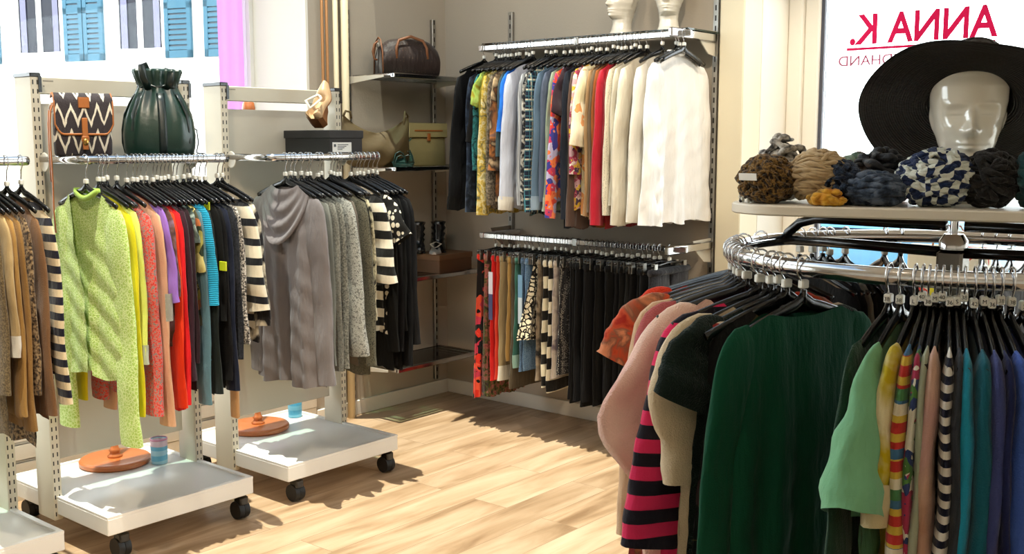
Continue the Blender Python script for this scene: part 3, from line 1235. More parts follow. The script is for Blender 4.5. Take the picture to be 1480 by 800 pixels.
def W(group, x, y, z, yaw, hz, L, sl, label, cat, name, mat, **k):
    """one garment and its hanger on a rail"""
    blk = k.pop('blk', 0)
    patch, tagc, tail, cowl, ticket, seam, patchf = [k.pop(q, 0) for q in ('patch', 'tagc', 'tail', 'cowl', 'ticket', 'seam', 'patchf')]
    k.pop('fl_in', 0)
    k.pop('sl_x', 0)
    if sum(len(x.split()) for x in (label,)) > 12:
        k['short_hanger'] = 1
    zup = k.pop('zup', 0)
    wall_ = abs(yaw + PI / 2) < 1e-3 and y > 4
    onring = z < 1.32 and z > 1.2
    if wall_ or onring:
        k.setdefault('front', 1)
    lower = z < 1.1
    if not onring and not lower:
        k.setdefault('drop', .078)
    y -= k.pop('yoff', 0)
    if blk == 2:
        k.update(sw=rnd.uniform(.14, .17), cw=rnd.uniform(.065, .11), ty=rnd.uniform(.009, .016))
    if lower:
        k.setdefault('kind', 'trousers')
        k.setdefault('sw', .155)
        k.setdefault('cw', .10)
        k.setdefault('fl', .0)
        k.setdefault('ty', .013)
        k.setdefault('fold', .008)
    if onring:
        k.setdefault('sw', .185)
        k.setdefault('ns', 16)
        k.setdefault('nv', 26)
        k.setdefault('T', .010)
        k.setdefault('ty', .0145)
        k.setdefault('fl', .035)
        k.setdefault('drop', .045)
    lab, hlab, g, hg = label, None, group, 'hangers with ' + group
    if blk == 1:
        lab = 'plain black dress among the black run at the far end of the far rack'
        g = 'plain black dresses on the far rolling rack'
        hlab, hg = 'black hanger holding a plain black dress on the far rack', 'hangers with plain black dresses'
    elif blk == 2:
        lab = 'plain black trousers in the long black run on the lower wall rail'
        g = 'plain black trousers on the lower wall rail'
        hlab, hg = 'clip hanger holding plain black trousers on the lower wall rail', 'clip hangers with plain black trousers'
    elif k.get('short_hanger'):
        hlab = ('clip hanger with ' if lower else 'hanger with ') + label
    elif lower:
        hlab = 'clip hanger holding the ' + label
    k.pop('short_hanger', 0)
    jit = rnd.uniform(-.03, .03) if blk != 2 else rnd.uniform(-.11, .11)
    yw = yaw + jit
    t = garment((x, y, z), yw, lab, cat, name, mat, L, sl, hz, g, hg, hlab, **k)
    zs = -hz - .016
    if patch:      # oval elbow patch on the room-side sleeve
        MB().grid(lambda a, b: (.236 + .036 * math.sqrt(max(0, 1 - (2 * a - 1) ** 2 * .35)) * 1.0 + .0, -.022 + .030 * a, zs - .36 - .10 * b), 6, 8).build('elbow_patch', fab('dots', ['#9a978c', '#c9c4b4'], 3, duty=.25), t)
    if tagc:
        MB().box(.15, .185, -.018, -.013, zs - .075, zs - .045, bev=.001).build('yellow_tag', simple('yellow_card', '#c9d016', .6), t, False)
        MB().box(.235, .275, -.018, -.012, zs - .30, zs - .265, bev=.001).build('yellow_cuff_band', simple('yellow_card', '#c9d016', .6), t, False)
    if tail:
        MB().box(.16, .205, -.008, .008, zs - L - .17, zs - L + .05, bev=.004).build('lining_strip', fab('solid', ['#c49a6c']), t)
    if cowl:
        # deep drape of cloth swinging from shoulder to shoulder
        m = MB()

        def drape(a, b, off):
            u = a * 2 - 1
            dpt = (.03 + .23 * b) * max(0, 1 - abs(u) ** 1.7) ** .8
            x = u * (.085 + .075 * b)
            z = zs + .014 - dpt - .045 * abs(u) * b - .012 * abs(u)
            y = -.008 - (.016 + .034 * b) * (1 - u * u) - .008 * math.sin(b * 21 + 1.5 * u) * (1 - u * u) * (.3 + b) + off
            return (x, y, z)
        m.grid(lambda a, b: drape(a, b, 0), 36, 36)
        m.grid(lambda a, b: drape(a, b, .004), 36, 36)
        m.build('cowl_neck', mat, t)
        MB().box(.02, .05, .004, .006, zs - .11, zs - .085).build('neck_label', BLK3, t, False)
    if ticket:
        c1, c2 = (('#cfc9cf', '#3a3c66'), ('#6f9ab8', '#c9d6dd'))[ticket - 1]
        tk = MB().box(.165, .168, -.014, .014, -hz - .22, -hz - .10).build('swing_ticket', simple('ticket_%s' % c1[1:], c1, .6), t, False)
        MB().box(.1645, .1685, -.013, .013, -hz - .36, -hz - .22).build('ticket_lower_half', simple('ticket_%s' % c2[1:], c2, .6), tk, False)
    if patchf:
        MB().lathe([(.0, .012), (.02, .010), (.032, .004), (.036, -.004)], 14, c=(.15, .02, zs - .032), cap=False).build('flower_trim', fab('floral', ['#d9c6b0', '#b3302c', '#c9453a', '#e0d0b8', '#8d2a26'], 2.5, duty=.2), t)
    if onring:
        RING_DONE.append(label)
    return t


W('clothes on the leftmost rolling rack', -3.65, 1.5473, 1.49, 0, .10, 0.738, 0.552, 'taupe long-sleeved knit dress at the left edge of the photo', 'dress', 'knit_dress', fab('marl',['#54452e','#7a6748'],knit=.8))
W('clothes on the leftmost rolling rack', -3.65, 1.5813, 1.49, 0, .10, 0.477, 0.432, 'beige blouse with a white sleeve end on the leftmost rack', 'blouse', 'blouse', fab('solid',['#b99d6e']), cuff=fab('solid',['#d8cfc0']))
W('clothes on the leftmost rolling rack', -3.65, 1.6013, 1.49, 0, .10, 0.684, 0.632, 'camel cardigan on the leftmost rack beside the beige blouse', 'cardigan', 'cardigan', fab('solid',['#a37c42'],knit=.5))
W('clothes on the leftmost rolling rack', -3.65, 1.6213, 1.49, 0, .10, 0.723, 0.687, 'golden brown knit jacket on the leftmost rack', 'jacket', 'knit_jacket', fab('solid',['#8f6a38'],knit=.8))
W('clothes on the leftmost rolling rack', -3.65, 1.6412, 1.49, 0, .10, 0.787, 0.569, 'brown top with a speckled beaded front on the leftmost rack', 'top', 'pullover', fab('marl',['#2c2219','#6d553a','#9a8260'],.6))
W('clothes on the leftmost rolling rack', -3.65, 1.6827, 1.49, 0, .10, 0.700, 0.647, 'mid brown cardigan next to the striped sweater, leftmost rack', 'cardigan', 'cardigan', fab('solid',['#7e5a3a'],knit=.7), cw=.05)
W('clothes on the leftmost rolling rack', -3.65, 1.7316, 1.49, 0, .10, 0.566, 0.614, 'black and cream striped sweater at the right end of the leftmost rack', 'sweater', 'striped_sweater', fab('hstripe',['#dcc7a2','#171525'],period=.052,duty=.5), fl=.05)
W('clothes on the middle rolling rack', -3.65, 1.9900, 1.49, 0, .10, 0.630, 0.814, 'lime green openwork cardigan hanging open at the front of the middle rack', 'cardigan', 'cardigan', fab('lace',['#b0cf66','#d3e69a'],.9,knit=1.6), vneck=.55,vopen=1.3,vbot=.06,yoff=.022,ruffle=1,fl=.03,cw=.062,aw=.07,T=.016,ty=.020,fold=.004,sw=.2,hw=.235,nu=28,nv=34,dipf=.03,ns=20,collar=(fab('solid',['#a9cc58'],knit=1.2),.012))
W('clothes on the middle rolling rack', -3.65, 2.0162, 1.49, 0, .10, 0.609, 0.717, 'bright yellow long-sleeved top directly behind the lime cardigan', 'top', 'pullover', fab('solid',['#e2d31c'],knit=.3))
W('clothes on the middle rolling rack', -3.65, 2.0324, 1.49, 0, .10, 0.566, 0.527, 'pale lemon knit with a grey cuff on the middle rack', 'sweater', 'knit_blouse', fab('solid',['#dfe873'],knit=.6), cuff=fab('solid',['#b5bba8']))
W('clothes on the middle rolling rack', -3.65, 2.0487, 1.49, 0, .10, 0.467, -0.009, 'faded pink green and yellow printed top on the middle rack', 'top', 'printed_shirt', fab('mottle',['#c06a5c','#3f8d7a','#cfc43a'],.8))
W('clothes on the middle rolling rack', -3.65, 2.0871, 1.49, 0, .10, 0.716, 0.726, 'coral red marled chunky sweater on the middle rack', 'sweater', 'chunky_sweater', fab('marl',['#cf3a34','#e0685e','#8d8683'],.75,knit=2.0), cw=.055,ty=.02)
W('clothes on the middle rolling rack', -3.65, 2.1273, 1.49, 0, .10, 0.633, 0.775, 'peach cardigan with grey elbow patches on the middle rack', 'cardigan', 'cardigan', fab('solid',['#dcab88'],knit=.4), cw=.05,patch=1)
W('clothes on the middle rolling rack', -3.65, 2.1522, 1.49, 0, .10, 0.328, 0.319, 'purple three-quarter-sleeve top on the middle rack', 'top', 'pullover', fab('solid',['#9266bb'],knit=.2), fl=.06,cw=.05)
W('clothes on the middle rolling rack', -3.65, 2.1684, 1.49, 0, .10, 0.535, 0.301, 'dark plum and brown patterned blouse behind the purple top', 'blouse', 'blouse', fab('mottle',['#33202f','#6b4a3c','#8b6d7c'],2))
W('clothes on the middle rolling rack', -3.65, 2.1846, 1.49, 0, .10, 0.768, 0.718, 'orange-red thin cardigan on the middle rack', 'cardigan', 'cardigan', fab('solid',['#f03c14']))
W('clothes on the middle rolling rack', -3.65, 2.2075, 1.49, 0, .10, 0.778, 0.709, 'scarlet red cardigan on the middle rack', 'cardigan', 'cardigan', fab('solid',['#e01c22']))
W('clothes on the middle rolling rack', -3.65, 2.2352, 1.49, 0, .10, 0.664, 0.622, 'dark aubergine cardigan, nearest the scarlet cardigan', 'cardigan', 'cardigan', fab('solid',['#331521'],knit=.6), ty=.02)
W('clothes on the middle rolling rack', -3.65, 2.2514, 1.49, 0, .10, 0.706, 0.558, 'dark maroon jacket between aubergine cardigan and printed blouse', 'jacket', 'jacket', fab('solid',['#2b141c']))
W('clothes on the middle rolling rack', -3.65, 2.2676, 1.49, 0, .10, 0.366, 0.117, 'grey green patterned short-sleeved blouse on the middle rack', 'blouse', 'blouse', fab('mottle',['#6f7f78','#2e3b36','#9aa59a'],2.2))
W('clothes on the middle rolling rack', -3.65, 2.2838, 1.49, 0, .10, 0.473, 0.222, 'brown and olive floral print blouse on the middle rack', 'blouse', 'floral_blouse', fab('floral',['#4a4630','#8d8440','#b4663a','#26301f','#c6b873'],1.2,duty=.35))
W('clothes on the middle rolling rack', -3.65, 2.3000, 1.49, 0, .10, 0.715, 0.726, 'slate blue long-sleeved cardigan on the middle rack', 'cardigan', 'cardigan', fab('solid',['#5b7d88'],knit=.5))
W('clothes on the middle rolling rack', -3.65, 2.3219, 1.49, 0, .10, 0.612, 0.349, 'turquoise ribbed sweater with elbow-length sleeves on the middle rack', 'sweater', 'ribbed_sweater', fab('rib',['#1e9cc0'],knit=2.0), cw=.055,ty=.02,fl=.03)
W('clothes on the middle rolling rack', -3.65, 2.3382, 1.49, 0, .10, 0.738, 0.693, 'long charcoal green dress right of the turquoise sweater', 'dress', 'dress', fab('solid',['#1d2522']), hw=.2)
W('clothes on the middle rolling rack', -3.65, 2.3674, 1.49, 0, .10, 0.484, 0.415, 'black top with a yellow tag at its sleeve on the middle rack', 'top', 'pullover', BLK, tagc=1)
W('clothes on the middle rolling rack', -3.65, 2.3923, 1.49, 0, .10, 0.721, 0.648, 'black cardigan, first of the plain black ones after the yellow tag', 'cardigan', 'cardigan', BLK2)
W('clothes on the middle rolling rack', -3.65, 2.4191, 1.49, 0, .10, 0.731, 0.694, 'midnight navy cardigan in the dark run of the middle rack', 'cardigan', 'cardigan', NAVY)
W('clothes on the middle rolling rack', -3.65, 2.4392, 1.49, 0, .10, 0.726, 0.574, 'black flecked knit with a peach lining strip below it', 'cardigan', 'cardigan', fab('marl',['#121318','#2a2c33'],.8), tail=1)
W('clothes on the middle rolling rack', -3.65, 2.4650, 1.49, 0, .10, 0.579, 0.517, 'black and white tweed cardigan on the middle rack', 'cardigan', 'cardigan', fab('marl',['#1c1a1a','#8d867e','#d8cfc4'],.9,knit=1.6), fl=.03)
W('clothes on the middle rolling rack', -3.65, 2.5229, 1.49, 0, .10, 0.505, 0.393, 'black sweater with wide cream stripes on the middle rack', 'sweater', 'striped_sweater', fab('hstripe',['#14141a','#ded2ba'],period=.075,duty=.62), fl=.05,cw=.06,ty=.022)
W('clothes on the middle rolling rack', -3.65, 2.5450, 1.49, 0, .10, 0.563, 0.456, 'black and cream swirl patterned top, last on the middle rack', 'top', 'pullover', fab('mottle',['#111014','#1a181c','#e0d5bf'],1.4), fl=.04,cw=.06)
W('clothes on the far rolling rack', -3.65, 2.8791, 1.49, 0, .10, 0.812, 0.745, 'grey draped cowl-neck top at the front of the far rack', 'top', 'cowl_sweater', fab('solid',['#817a7a'],knit=.2), dipf=.05,yoff=.018,T=.024,ty=.024,fold=.016,sw=.2,hw=.23,nu=28,nv=34,ns=20,fl=.055,elbow=.0,cw=.05,aw=.075,cowl=1)
W('clothes on the far rolling rack', -3.65, 2.9104, 1.49, 0, .10, 0.728, 0.675, 'sage grey fine-knit cardigan behind the draped grey top', 'cardigan', 'cardigan', fab('solid',['#7f8078'],knit=.7))
W('clothes on the far rolling rack', -3.65, 2.9456, 1.49, 0, .10, 0.740, 0.705, 'grey melange cardigan with a dark front edge', 'cardigan', 'cardigan', fab('marl',['#6d6b63','#89877d'],.8,knit=1))
W('clothes on the far rolling rack', -3.65, 2.9771, 1.49, 0, .10, 0.751, 0.698, 'grey marled jacket in the middle of the grey group', 'jacket', 'jacket', fab('marl',['#5c5b54','#8f8d82'],.8,knit=1.2))
W('clothes on the far rolling rack', -3.65, 3.0380, 1.49, 0, .10, 0.603, 0.650, 'light grey striped looped sweater on the far rack', 'sweater', 'sweater', fab('marl',['#8f8e86','#b5b4aa','#6f6e68'],.5,knit=2), fl=.06,cw=.058,ty=.024)
W('clothes on the far rolling rack', -3.65, 3.0557, 1.49, 0, .10, 0.742, 0.576, 'brown grey fine-knit jacket between two marled knits', 'jacket', 'jacket', fab('solid',['#6b6156'],knit=.4))
W('clothes on the far rolling rack', -3.65, 3.1083, 1.49, 0, .10, 0.791, 0.706, 'olive grey tweed coat with a boxy hem on the far rack', 'coat', 'tweed_coat', fab('marl',['#4d493b','#6b6653','#3a372d'],.9,knit=1.4), fl=.03,cw=.06,ty=.022,hw=.235)
W('clothes on the far rolling rack', -3.65, 3.1259, 1.49, 0, .10, 0.738, 0.555, 'plain black cardigan between the tweed coat and white cardigan', 'cardigan', 'cardigan', BLK)
W('clothes on the far rolling rack', -3.65, 3.1435, 1.49, 0, .10, 0.586, 0.511, 'black and cream woven patterned jacket on the far rack', 'jacket', 'jacket', fab('mottle',['#17150f','#cbbf9d','#1d1b16'],2.4))
W('clothes on the far rolling rack', -3.65, 3.1611, 1.49, 0, .10, 0.496, 0.012, 'cream white short-sleeved knit on the far rack', 'top', 'knit_blouse', fab('solid',['#ddd3bd'],knit=.8))
W('clothes on the far rolling rack', -3.65, 3.2264, 1.49, 0, .10, 0.613, 0.357, 'black and white block-striped sweater with short wide sleeves', 'sweater', 'striped_sweater', fab('hstripe',['#14120f','#ece1cb'],period=.078,duty=.5), fl=.05,cw=.062,ty=.026)
W('clothes on the far rolling rack', -3.65, 3.2613, 1.49, 0, .10, 0.633, 0.169, 'black and white dotted top with a pointed short sleeve', 'top', 'dotted_blouse', fab('dots',['#151310','#e6dcc6'],.55,duty=.5), fl=.09,cw=.075,ty=.02)
W('clothes on the far rolling rack', -3.65, 3.2790, 1.49, 0, .10, 0.794, 0.670, 'black dress', 'dress', 'dress', BLK, blk=1)
W('clothes on the far rolling rack', -3.65, 3.3020, 1.49, 0, .10, 0.782, 0.673, 'black dress', 'dress', 'dress', BLK2, blk=1)
W('clothes on the far rolling rack', -3.65, 3.3305, 1.49, 0, .10, 0.802, 0.582, 'black dress', 'dress', 'dress', BLK, blk=1)
W('clothes on the far rolling rack', -3.65, 3.3587, 1.49, 0, .10, 0.800, 0.746, 'black dress', 'dress', 'dress', BLK3, blk=1)
W('clothes on the far rolling rack', -3.65, 3.3850, 1.49, 0, .10, 0.698, 0.653, 'black ribbed long cardigan, last on the far rack', 'cardigan', 'cardigan', BLK2, fl=.03,hw=.235,ty=.02)
W('clothes on the upper wall rail', -3.9250, 4.450, 2.065, -PI / 2, 0.075, 0.740, 0.696, 'black long-sleeved blouse, leftmost on the upper wall rail', 'blouse', 'blouse', BLK3, fl=.07,cw=.05,hw=.23,cuff=BLK)
W('clothes on the upper wall rail', -3.8382, 4.450, 2.065, -PI / 2, 0.075, 0.744, 0.708, 'blue-black shiny blouse second from the left, upper wall rail', 'blouse', 'blouse', fab('mottle',['#12151f','#1b2433','#39465a'],2.4))
W('clothes on the upper wall rail', -3.8139, 4.450, 2.065, -PI / 2, 0.075, 0.736, 0.340, 'black short top with a piped sleeve, upper wall rail', 'top', 'pullover', BLK2, fl=.05)
W('clothes on the upper wall rail', -3.7927, 4.450, 2.065, -PI / 2, 0.075, 0.753, 0.486, 'teal sequinned pattern top on the upper wall rail', 'top', 'pullover', fab('mottle',['#12393f','#3f8f92','#0d1f26'],3))
W('clothes on the upper wall rail', -3.7714, 4.450, 2.065, -PI / 2, 0.075, 0.551, 0.159, 'lime and olive leaf print short-sleeved top', 'top', 'pullover', fab('mottle',['#6f8a2c','#a4bd5a','#97891f'],2), fl=.04,cw=.07)
W('clothes on the upper wall rail', -3.7503, 4.450, 2.065, -PI / 2, 0.075, 0.733, 0.304, 'mustard olive blouse behind the leaf print top', 'blouse', 'blouse', fab('solid',['#8a7d1c']))
W('clothes on the upper wall rail', -3.7291, 4.450, 2.065, -PI / 2, 0.075, 0.755, 0.718, 'cream and yellow paisley tunic on the upper wall rail', 'tunic', 'paisley_tunic', fab('mottle',['#a99a62','#e2d7a6','#c9a83a','#6d6a4c'],3), fl=.05,cw=.05,hw=.23)
W('clothes on the upper wall rail', -3.6936, 4.450, 2.065, -PI / 2, 0.075, 0.731, 0.666, 'brown herringbone tweed blouse on the upper wall rail', 'blouse', 'blouse', fab('marl',['#4d4438','#8a7c68'],.5))
W('clothes on the upper wall rail', -3.6723, 4.450, 2.065, -PI / 2, 0.075, 0.694, 0.484, 'blue orange and brown tie-dye sleeve top', 'top', 'pullover', fab('mottle',['#2d4c63','#c2793e','#3a2a20','#d9b98d'],1.1), fl=.03,cw=.05)
W('clothes on the upper wall rail', -3.6251, 4.450, 2.065, -PI / 2, 0.075, 0.729, 0.412, 'slate teal shirt beside the bright blue top', 'shirt', 'shirt', fab('solid',['#41565a']))
W('clothes on the upper wall rail', -3.6040, 4.450, 2.065, -PI / 2, 0.075, 0.512, 0.287, 'bright cobalt blue short-sleeved top on the upper wall rail', 'top', 'pullover', fab('solid',['#2a7be0']), fl=.02,cw=.065)
W('clothes on the upper wall rail', -3.5827, 4.450, 2.065, -PI / 2, 0.075, 0.727, 0.684, 'silver white satin blouse on the upper wall rail', 'blouse', 'satin_blouse', fab('solid',['#c9ccd8'],rough=.4,knit=.0), fl=.05,cw=.055,ty=.022,hw=.22,cuff=fab('solid',['#ddd5c6']))
W('clothes on the upper wall rail', -3.4925, 4.450, 2.065, -PI / 2, 0.075, 0.731, 0.659, 'pale grey striped shirt right of the satin blouse', 'shirt', 'shirt', fab('vstripe',['#b4b6b8','#8f9296'],period=.012))
W('clothes on the upper wall rail', -3.4596, 4.450, 2.065, -PI / 2, 0.075, 0.740, 0.658, 'black blouse with small white leaf print', 'blouse', 'blouse', fab('mottle',['#17181c','#22242a','#c9c5ba'],3.2))
W('clothes on the upper wall rail', -3.4311, 4.450, 2.065, -PI / 2, 0.075, 0.749, 0.692, 'navy and cream plaid shirt on the upper wall rail', 'shirt', 'plaid_shirt', fab('plaid',['#1c2435','#c9c3ab','#3f7a86'],period=.05,duty=.16))
W('clothes on the upper wall rail', -3.3749, 4.450, 2.065, -PI / 2, 0.075, 0.701, 0.676, 'denim blue shirt on the upper wall rail', 'shirt', 'denim_shirt', fab('solid',['#5d7488'],knit=.4), fl=.03,cuff=fab('solid',['#8b9cab']))
W('clothes on the upper wall rail', -3.3349, 4.450, 2.065, -PI / 2, 0.075, 0.724, 0.636, 'dusty grey blue shirt between denim and sage shirts', 'shirt', 'shirt', fab('solid',['#565f72']))
W('clothes on the upper wall rail', -3.2920, 4.450, 2.065, -PI / 2, 0.075, 0.716, 0.680, 'sage green shirt with a buttoned cuff, upper wall rail', 'shirt', 'shirt', fab('solid',['#8d9a84'],knit=.2), fl=.05,cw=.04,cuff=fab('solid',['#a6b09a']))
W('clothes on the upper wall rail', -3.2612, 4.450, 2.065, -PI / 2, 0.075, 0.680, 0.713, 'red and blue flower print blouse with a pointed cuff', 'blouse', 'printed_blouse', fab('floral',['#e4462a','#3b3a8c','#ef7d46','#c63a5e','#b8b0d0'],1.5,duty=.35), fl=.07,cw=.04)
W('clothes on the upper wall rail', -3.2264, 4.450, 2.065, -PI / 2, 0.075, 0.713, 0.206, 'dark maroon short-sleeved top on the upper wall rail', 'top', 'pullover', fab('solid',['#33202a']), fl=.05,cw=.07)
W('clothes on the upper wall rail', -3.2023, 4.450, 2.065, -PI / 2, 0.075, 0.802, 0.718, 'midnight blue long coat on the upper wall rail', 'coat', 'coat', fab('solid',['#1d222e']), fl=.02)
W('clothes on the upper wall rail', -3.1695, 4.450, 2.065, -PI / 2, 0.075, 0.807, 0.751, 'taupe brown long blouse right of the midnight coat', 'blouse', 'blouse', fab('solid',['#5f4a40']))
W('clothes on the upper wall rail', -3.1483, 4.450, 2.065, -PI / 2, 0.075, 0.710, 0.494, 'magenta and gold ornate print blouse', 'blouse', 'printed_blouse', fab('floral',['#c9a0a6','#a33a55','#d8b23a','#4b3a4f','#e6d8c8'],2,duty=.3), fl=.02,cw=.05)
W('clothes on the upper wall rail', -3.1093, 4.450, 2.065, -PI / 2, 0.075, 0.743, 0.358, 'cream short-sleeved blouse with faint orange flowers', 'blouse', 'floral_blouse', fab('floral',['#e9dfb6','#efe6c6','#e09a5a','#e6dcb4','#efe7c9'],1.0,duty=.42), fl=.04,cw=.085,ty=.022,fl_in=1)
W('clothes on the upper wall rail', -3.0700, 4.450, 2.065, -PI / 2, 0.075, 0.748, 0.695, 'camel blouse right of the cream flowered blouse', 'blouse', 'blouse', fab('solid',['#a4825a']))
W('clothes on the upper wall rail', -3.0415, 4.450, 2.065, -PI / 2, 0.075, 0.757, 0.677, 'greyish brown blouse between camel and rust blouses', 'blouse', 'blouse', fab('solid',['#6e5b46']))
W('clothes on the upper wall rail', -3.0180, 4.450, 2.065, -PI / 2, 0.075, 0.790, 0.710, 'rust orange blouse left of the crimson one', 'blouse', 'blouse', fab('solid',['#93501f']))
W('clothes on the upper wall rail', -2.9968, 4.450, 2.065, -PI / 2, 0.075, 0.778, 0.736, 'crimson red blouse on the upper wall rail', 'blouse', 'blouse', fab('solid',['#b3172c'],rough=.6), fl=.05,cw=.05,ty=.02)
W('clothes on the upper wall rail', -2.9632, 4.450, 2.065, -PI / 2, 0.075, 0.790, 0.674, 'dark red dress behind the crimson blouse', 'dress', 'dress', fab('solid',['#7d1616']))
W('clothes on the upper wall rail', -2.9420, 4.450, 2.065, -PI / 2, 0.075, 0.719, 0.687, 'cream blouse with tiny black dots on the upper wall rail', 'blouse', 'dotted_blouse', fab('dots',['#d6ccb4','#4a463e'],2.6,duty=.3), fl=.03)
W('clothes on the upper wall rail', -2.9142, 4.450, 2.065, -PI / 2, 0.075, 0.701, 0.639, 'ivory shirt next to the tiny-dotted blouse', 'shirt', 'shirt', fab('solid',['#cfc8b4']))
W('clothes on the upper wall rail', -2.8736, 4.450, 2.065, -PI / 2, 0.075, 0.773, 0.730, 'cream linen blouse with a loose sleeve, upper wall rail', 'blouse', 'linen_blouse', fab('solid',['#ded4bf']), fl=.05,cw=.062,ty=.022,hw=.23,elbow=.01)
W('clothes on the upper wall rail', -2.7874, 4.450, 2.065, -PI / 2, 0.075, 0.755, 0.713, 'soft white tunic between the linen blouse and white blouse', 'tunic', 'tunic', fab('solid',['#e6dfd0']), fl=.05,cw=.06,ty=.022,hw=.23)
W('clothes on the upper wall rail', -2.7100, 4.450, 2.065, -PI / 2, 0.075, 0.765, 0.723, 'sheer bright white blouse, rightmost on the upper wall rail', 'blouse', 'white_blouse', fab('solid',['#f6f2ec'],knit=.1), fl=.05,cw=.06,aw=.07,T=.03,ty=.03,fold=.016,sw=.23,hw=.34,asym=1,nu=30,nv=34,ns=20,dipf=.012,nw=.07,collar=(fab('solid',['#f6f2ec'],knit=.1),.009))
W('trousers and skirts on the lower wall rail', -3.8406, 4.450, 1.040, -PI / 2, 0.075, 0.791, 0.000, 'black and red floral long skirt, leftmost on the lower wall rail', 'skirt', 'long_skirt', fab('floral',['#141010','#d8301f','#e8563a','#1a1412','#c9374e'],1.0,duty=.38), kind='skirt',hw=.19,fold=.012)
W('trousers and skirts on the lower wall rail', -3.7910, 4.450, 1.040, -PI / 2, 0.075, 0.783, 0.000, 'pink and green pleated print skirt beside the floral one', 'skirt', 'pleated_skirt', fab('mottle',['#7d3a35','#b06a62','#56602f','#3c2a28'],3), kind='skirt',hw=.17,fold=.014,pleats=16)
W('trousers and skirts on the lower wall rail', -3.7409, 4.450, 1.040, -PI / 2, 0.075, 0.683, 0.000, 'scarlet trousers with a white and navy swing ticket', 'trousers', 'trousers', fab('solid',['#d01f1c']), ticket=1)
W('trousers and skirts on the lower wall rail', -3.7062, 4.450, 1.040, -PI / 2, 0.075, 0.670, 0.000, 'orange-red trousers right of the scarlet pair', 'trousers', 'trousers', fab('solid',['#c8321a']))
W('trousers and skirts on the lower wall rail', -3.6763, 4.450, 1.040, -PI / 2, 0.075, 0.674, 0.000, 'khaki trousers with a white turn-up', 'trousers', 'trousers', fab('solid',['#9c8a66']), cuff=fab('solid',['#d8d2c0']))
W('trousers and skirts on the lower wall rail', -3.6277, 4.450, 1.040, -PI / 2, 0.075, 0.560, 0.000, 'ochre trousers on the lower wall rail', 'trousers', 'trousers', fab('solid',['#a9864c']))
W('trousers and skirts on the lower wall rail', -3.5988, 4.450, 1.040, -PI / 2, 0.075, 0.708, 0.000, 'brown corduroy trousers with a long leg', 'trousers', 'corduroy_trousers', fab('vstripe',['#4a4031','#5b503e'],period=.006))
W('trousers and skirts on the lower wall rail', -3.5748, 4.450, 1.040, -PI / 2, 0.075, 0.591, 0.000, 'bottle green trousers with a pale hem', 'trousers', 'trousers', fab('solid',['#2f5a4c']), cuff=fab('solid',['#8fb0a0']))
W('trousers and skirts on the lower wall rail', -3.5319, 4.450, 1.040, -PI / 2, 0.075, 0.604, 0.000, 'mid blue jeans with a pale paper ticket', 'jeans', 'jeans', fab('marl',['#3e566e','#5d7690'],1.2,knit=.7), ticket=2)
W('trousers and skirts on the lower wall rail', -3.4993, 4.450, 1.040, -PI / 2, 0.075, 0.596, 0.000, 'washed blue jeans left of the leopard skirt', 'jeans', 'jeans', fab('marl',['#4a6a8a','#6f8ba6'],1.2,knit=.7))
W('trousers and skirts on the lower wall rail', -3.4753, 4.450, 1.040, -PI / 2, 0.075, 0.425, 0.000, 'flared cream and black leopard print skirt on the lower rail', 'skirt', 'leopard_skirt', fab('leopard',['#15110d','#e4d9bc'],1.0), kind='skirt',hw=.25,fold=.014,pleats=5,sw=.12)
W('trousers and skirts on the lower wall rail', -3.4236, 4.450, 1.040, -PI / 2, 0.075, 0.637, 0.000, 'brown and beige wave-print trousers under the leopard skirt', 'trousers', 'trousers', fab('mottle',['#2a211a','#8d7c66','#1a1613'],1.2))
W('trousers and skirts on the lower wall rail', -3.3833, 4.450, 1.040, -PI / 2, 0.075, 0.669, 0.000, 'black and cream block-striped trousers, left one of two alike', 'trousers', 'striped_trousers', fab('hstripe',['#17140f','#d9cfb4'],period=.115,duty=.56))
W('trousers and skirts on the lower wall rail', -3.3515, 4.450, 1.040, -PI / 2, 0.075, 0.693, 0.000, 'black and cream block-striped trousers, right one of two alike', 'trousers', 'striped_trousers', fab('hstripe',['#14120f','#dcd2b8'],period=.118,duty=.5))
W('trousers and skirts on the lower wall rail', -3.3154, 4.450, 1.040, -PI / 2, 0.075, 0.611, 0.000, 'pale lilac beige trousers with smudged spots', 'trousers', 'spotted_trousers', fab('mottle',['#a89b8c','#b9ac9e','#6b5f66'],1.3))
W('trousers and skirts on the lower wall rail', -3.2744, 4.450, 1.040, -PI / 2, 0.075, 0.587, 0.000, 'black trousers with a fine white dot print', 'trousers', 'dotted_trousers', fab('dots',['#1b1a1c','#c9c2b4'],2.2,duty=.36))
W('trousers and skirts on the lower wall rail', -3.2264, 4.450, 1.040, -PI / 2, 0.075, 0.707, 0.000, 'black trousers in the black run of the lower wall rail', 'trousers', 'black_trousers', BLK2, blk=2)
W('trousers and skirts on the lower wall rail', -3.1958, 4.450, 1.040, -PI / 2, 0.075, 0.721, 0.000, 'black trousers in the black run of the lower wall rail', 'trousers', 'black_trousers', BLK, blk=2)
W('trousers and skirts on the lower wall rail', -3.1610, 4.450, 1.040, -PI / 2, 0.075, 0.708, 0.000, 'black trousers in the black run of the lower wall rail', 'trousers', 'black_trousers', BLK3, blk=2)
W('trousers and skirts on the lower wall rail', -3.1265, 4.450, 1.040, -PI / 2, 0.075, 0.731, 0.000, 'black trousers in the black run of the lower wall rail', 'trousers', 'black_trousers', BLK, blk=2)
W('trousers and skirts on the lower wall rail', -3.0965, 4.450, 1.040, -PI / 2, 0.075, 0.705, 0.000, 'black trousers in the black run of the lower wall rail', 'trousers', 'black_trousers', BLK2, blk=2)
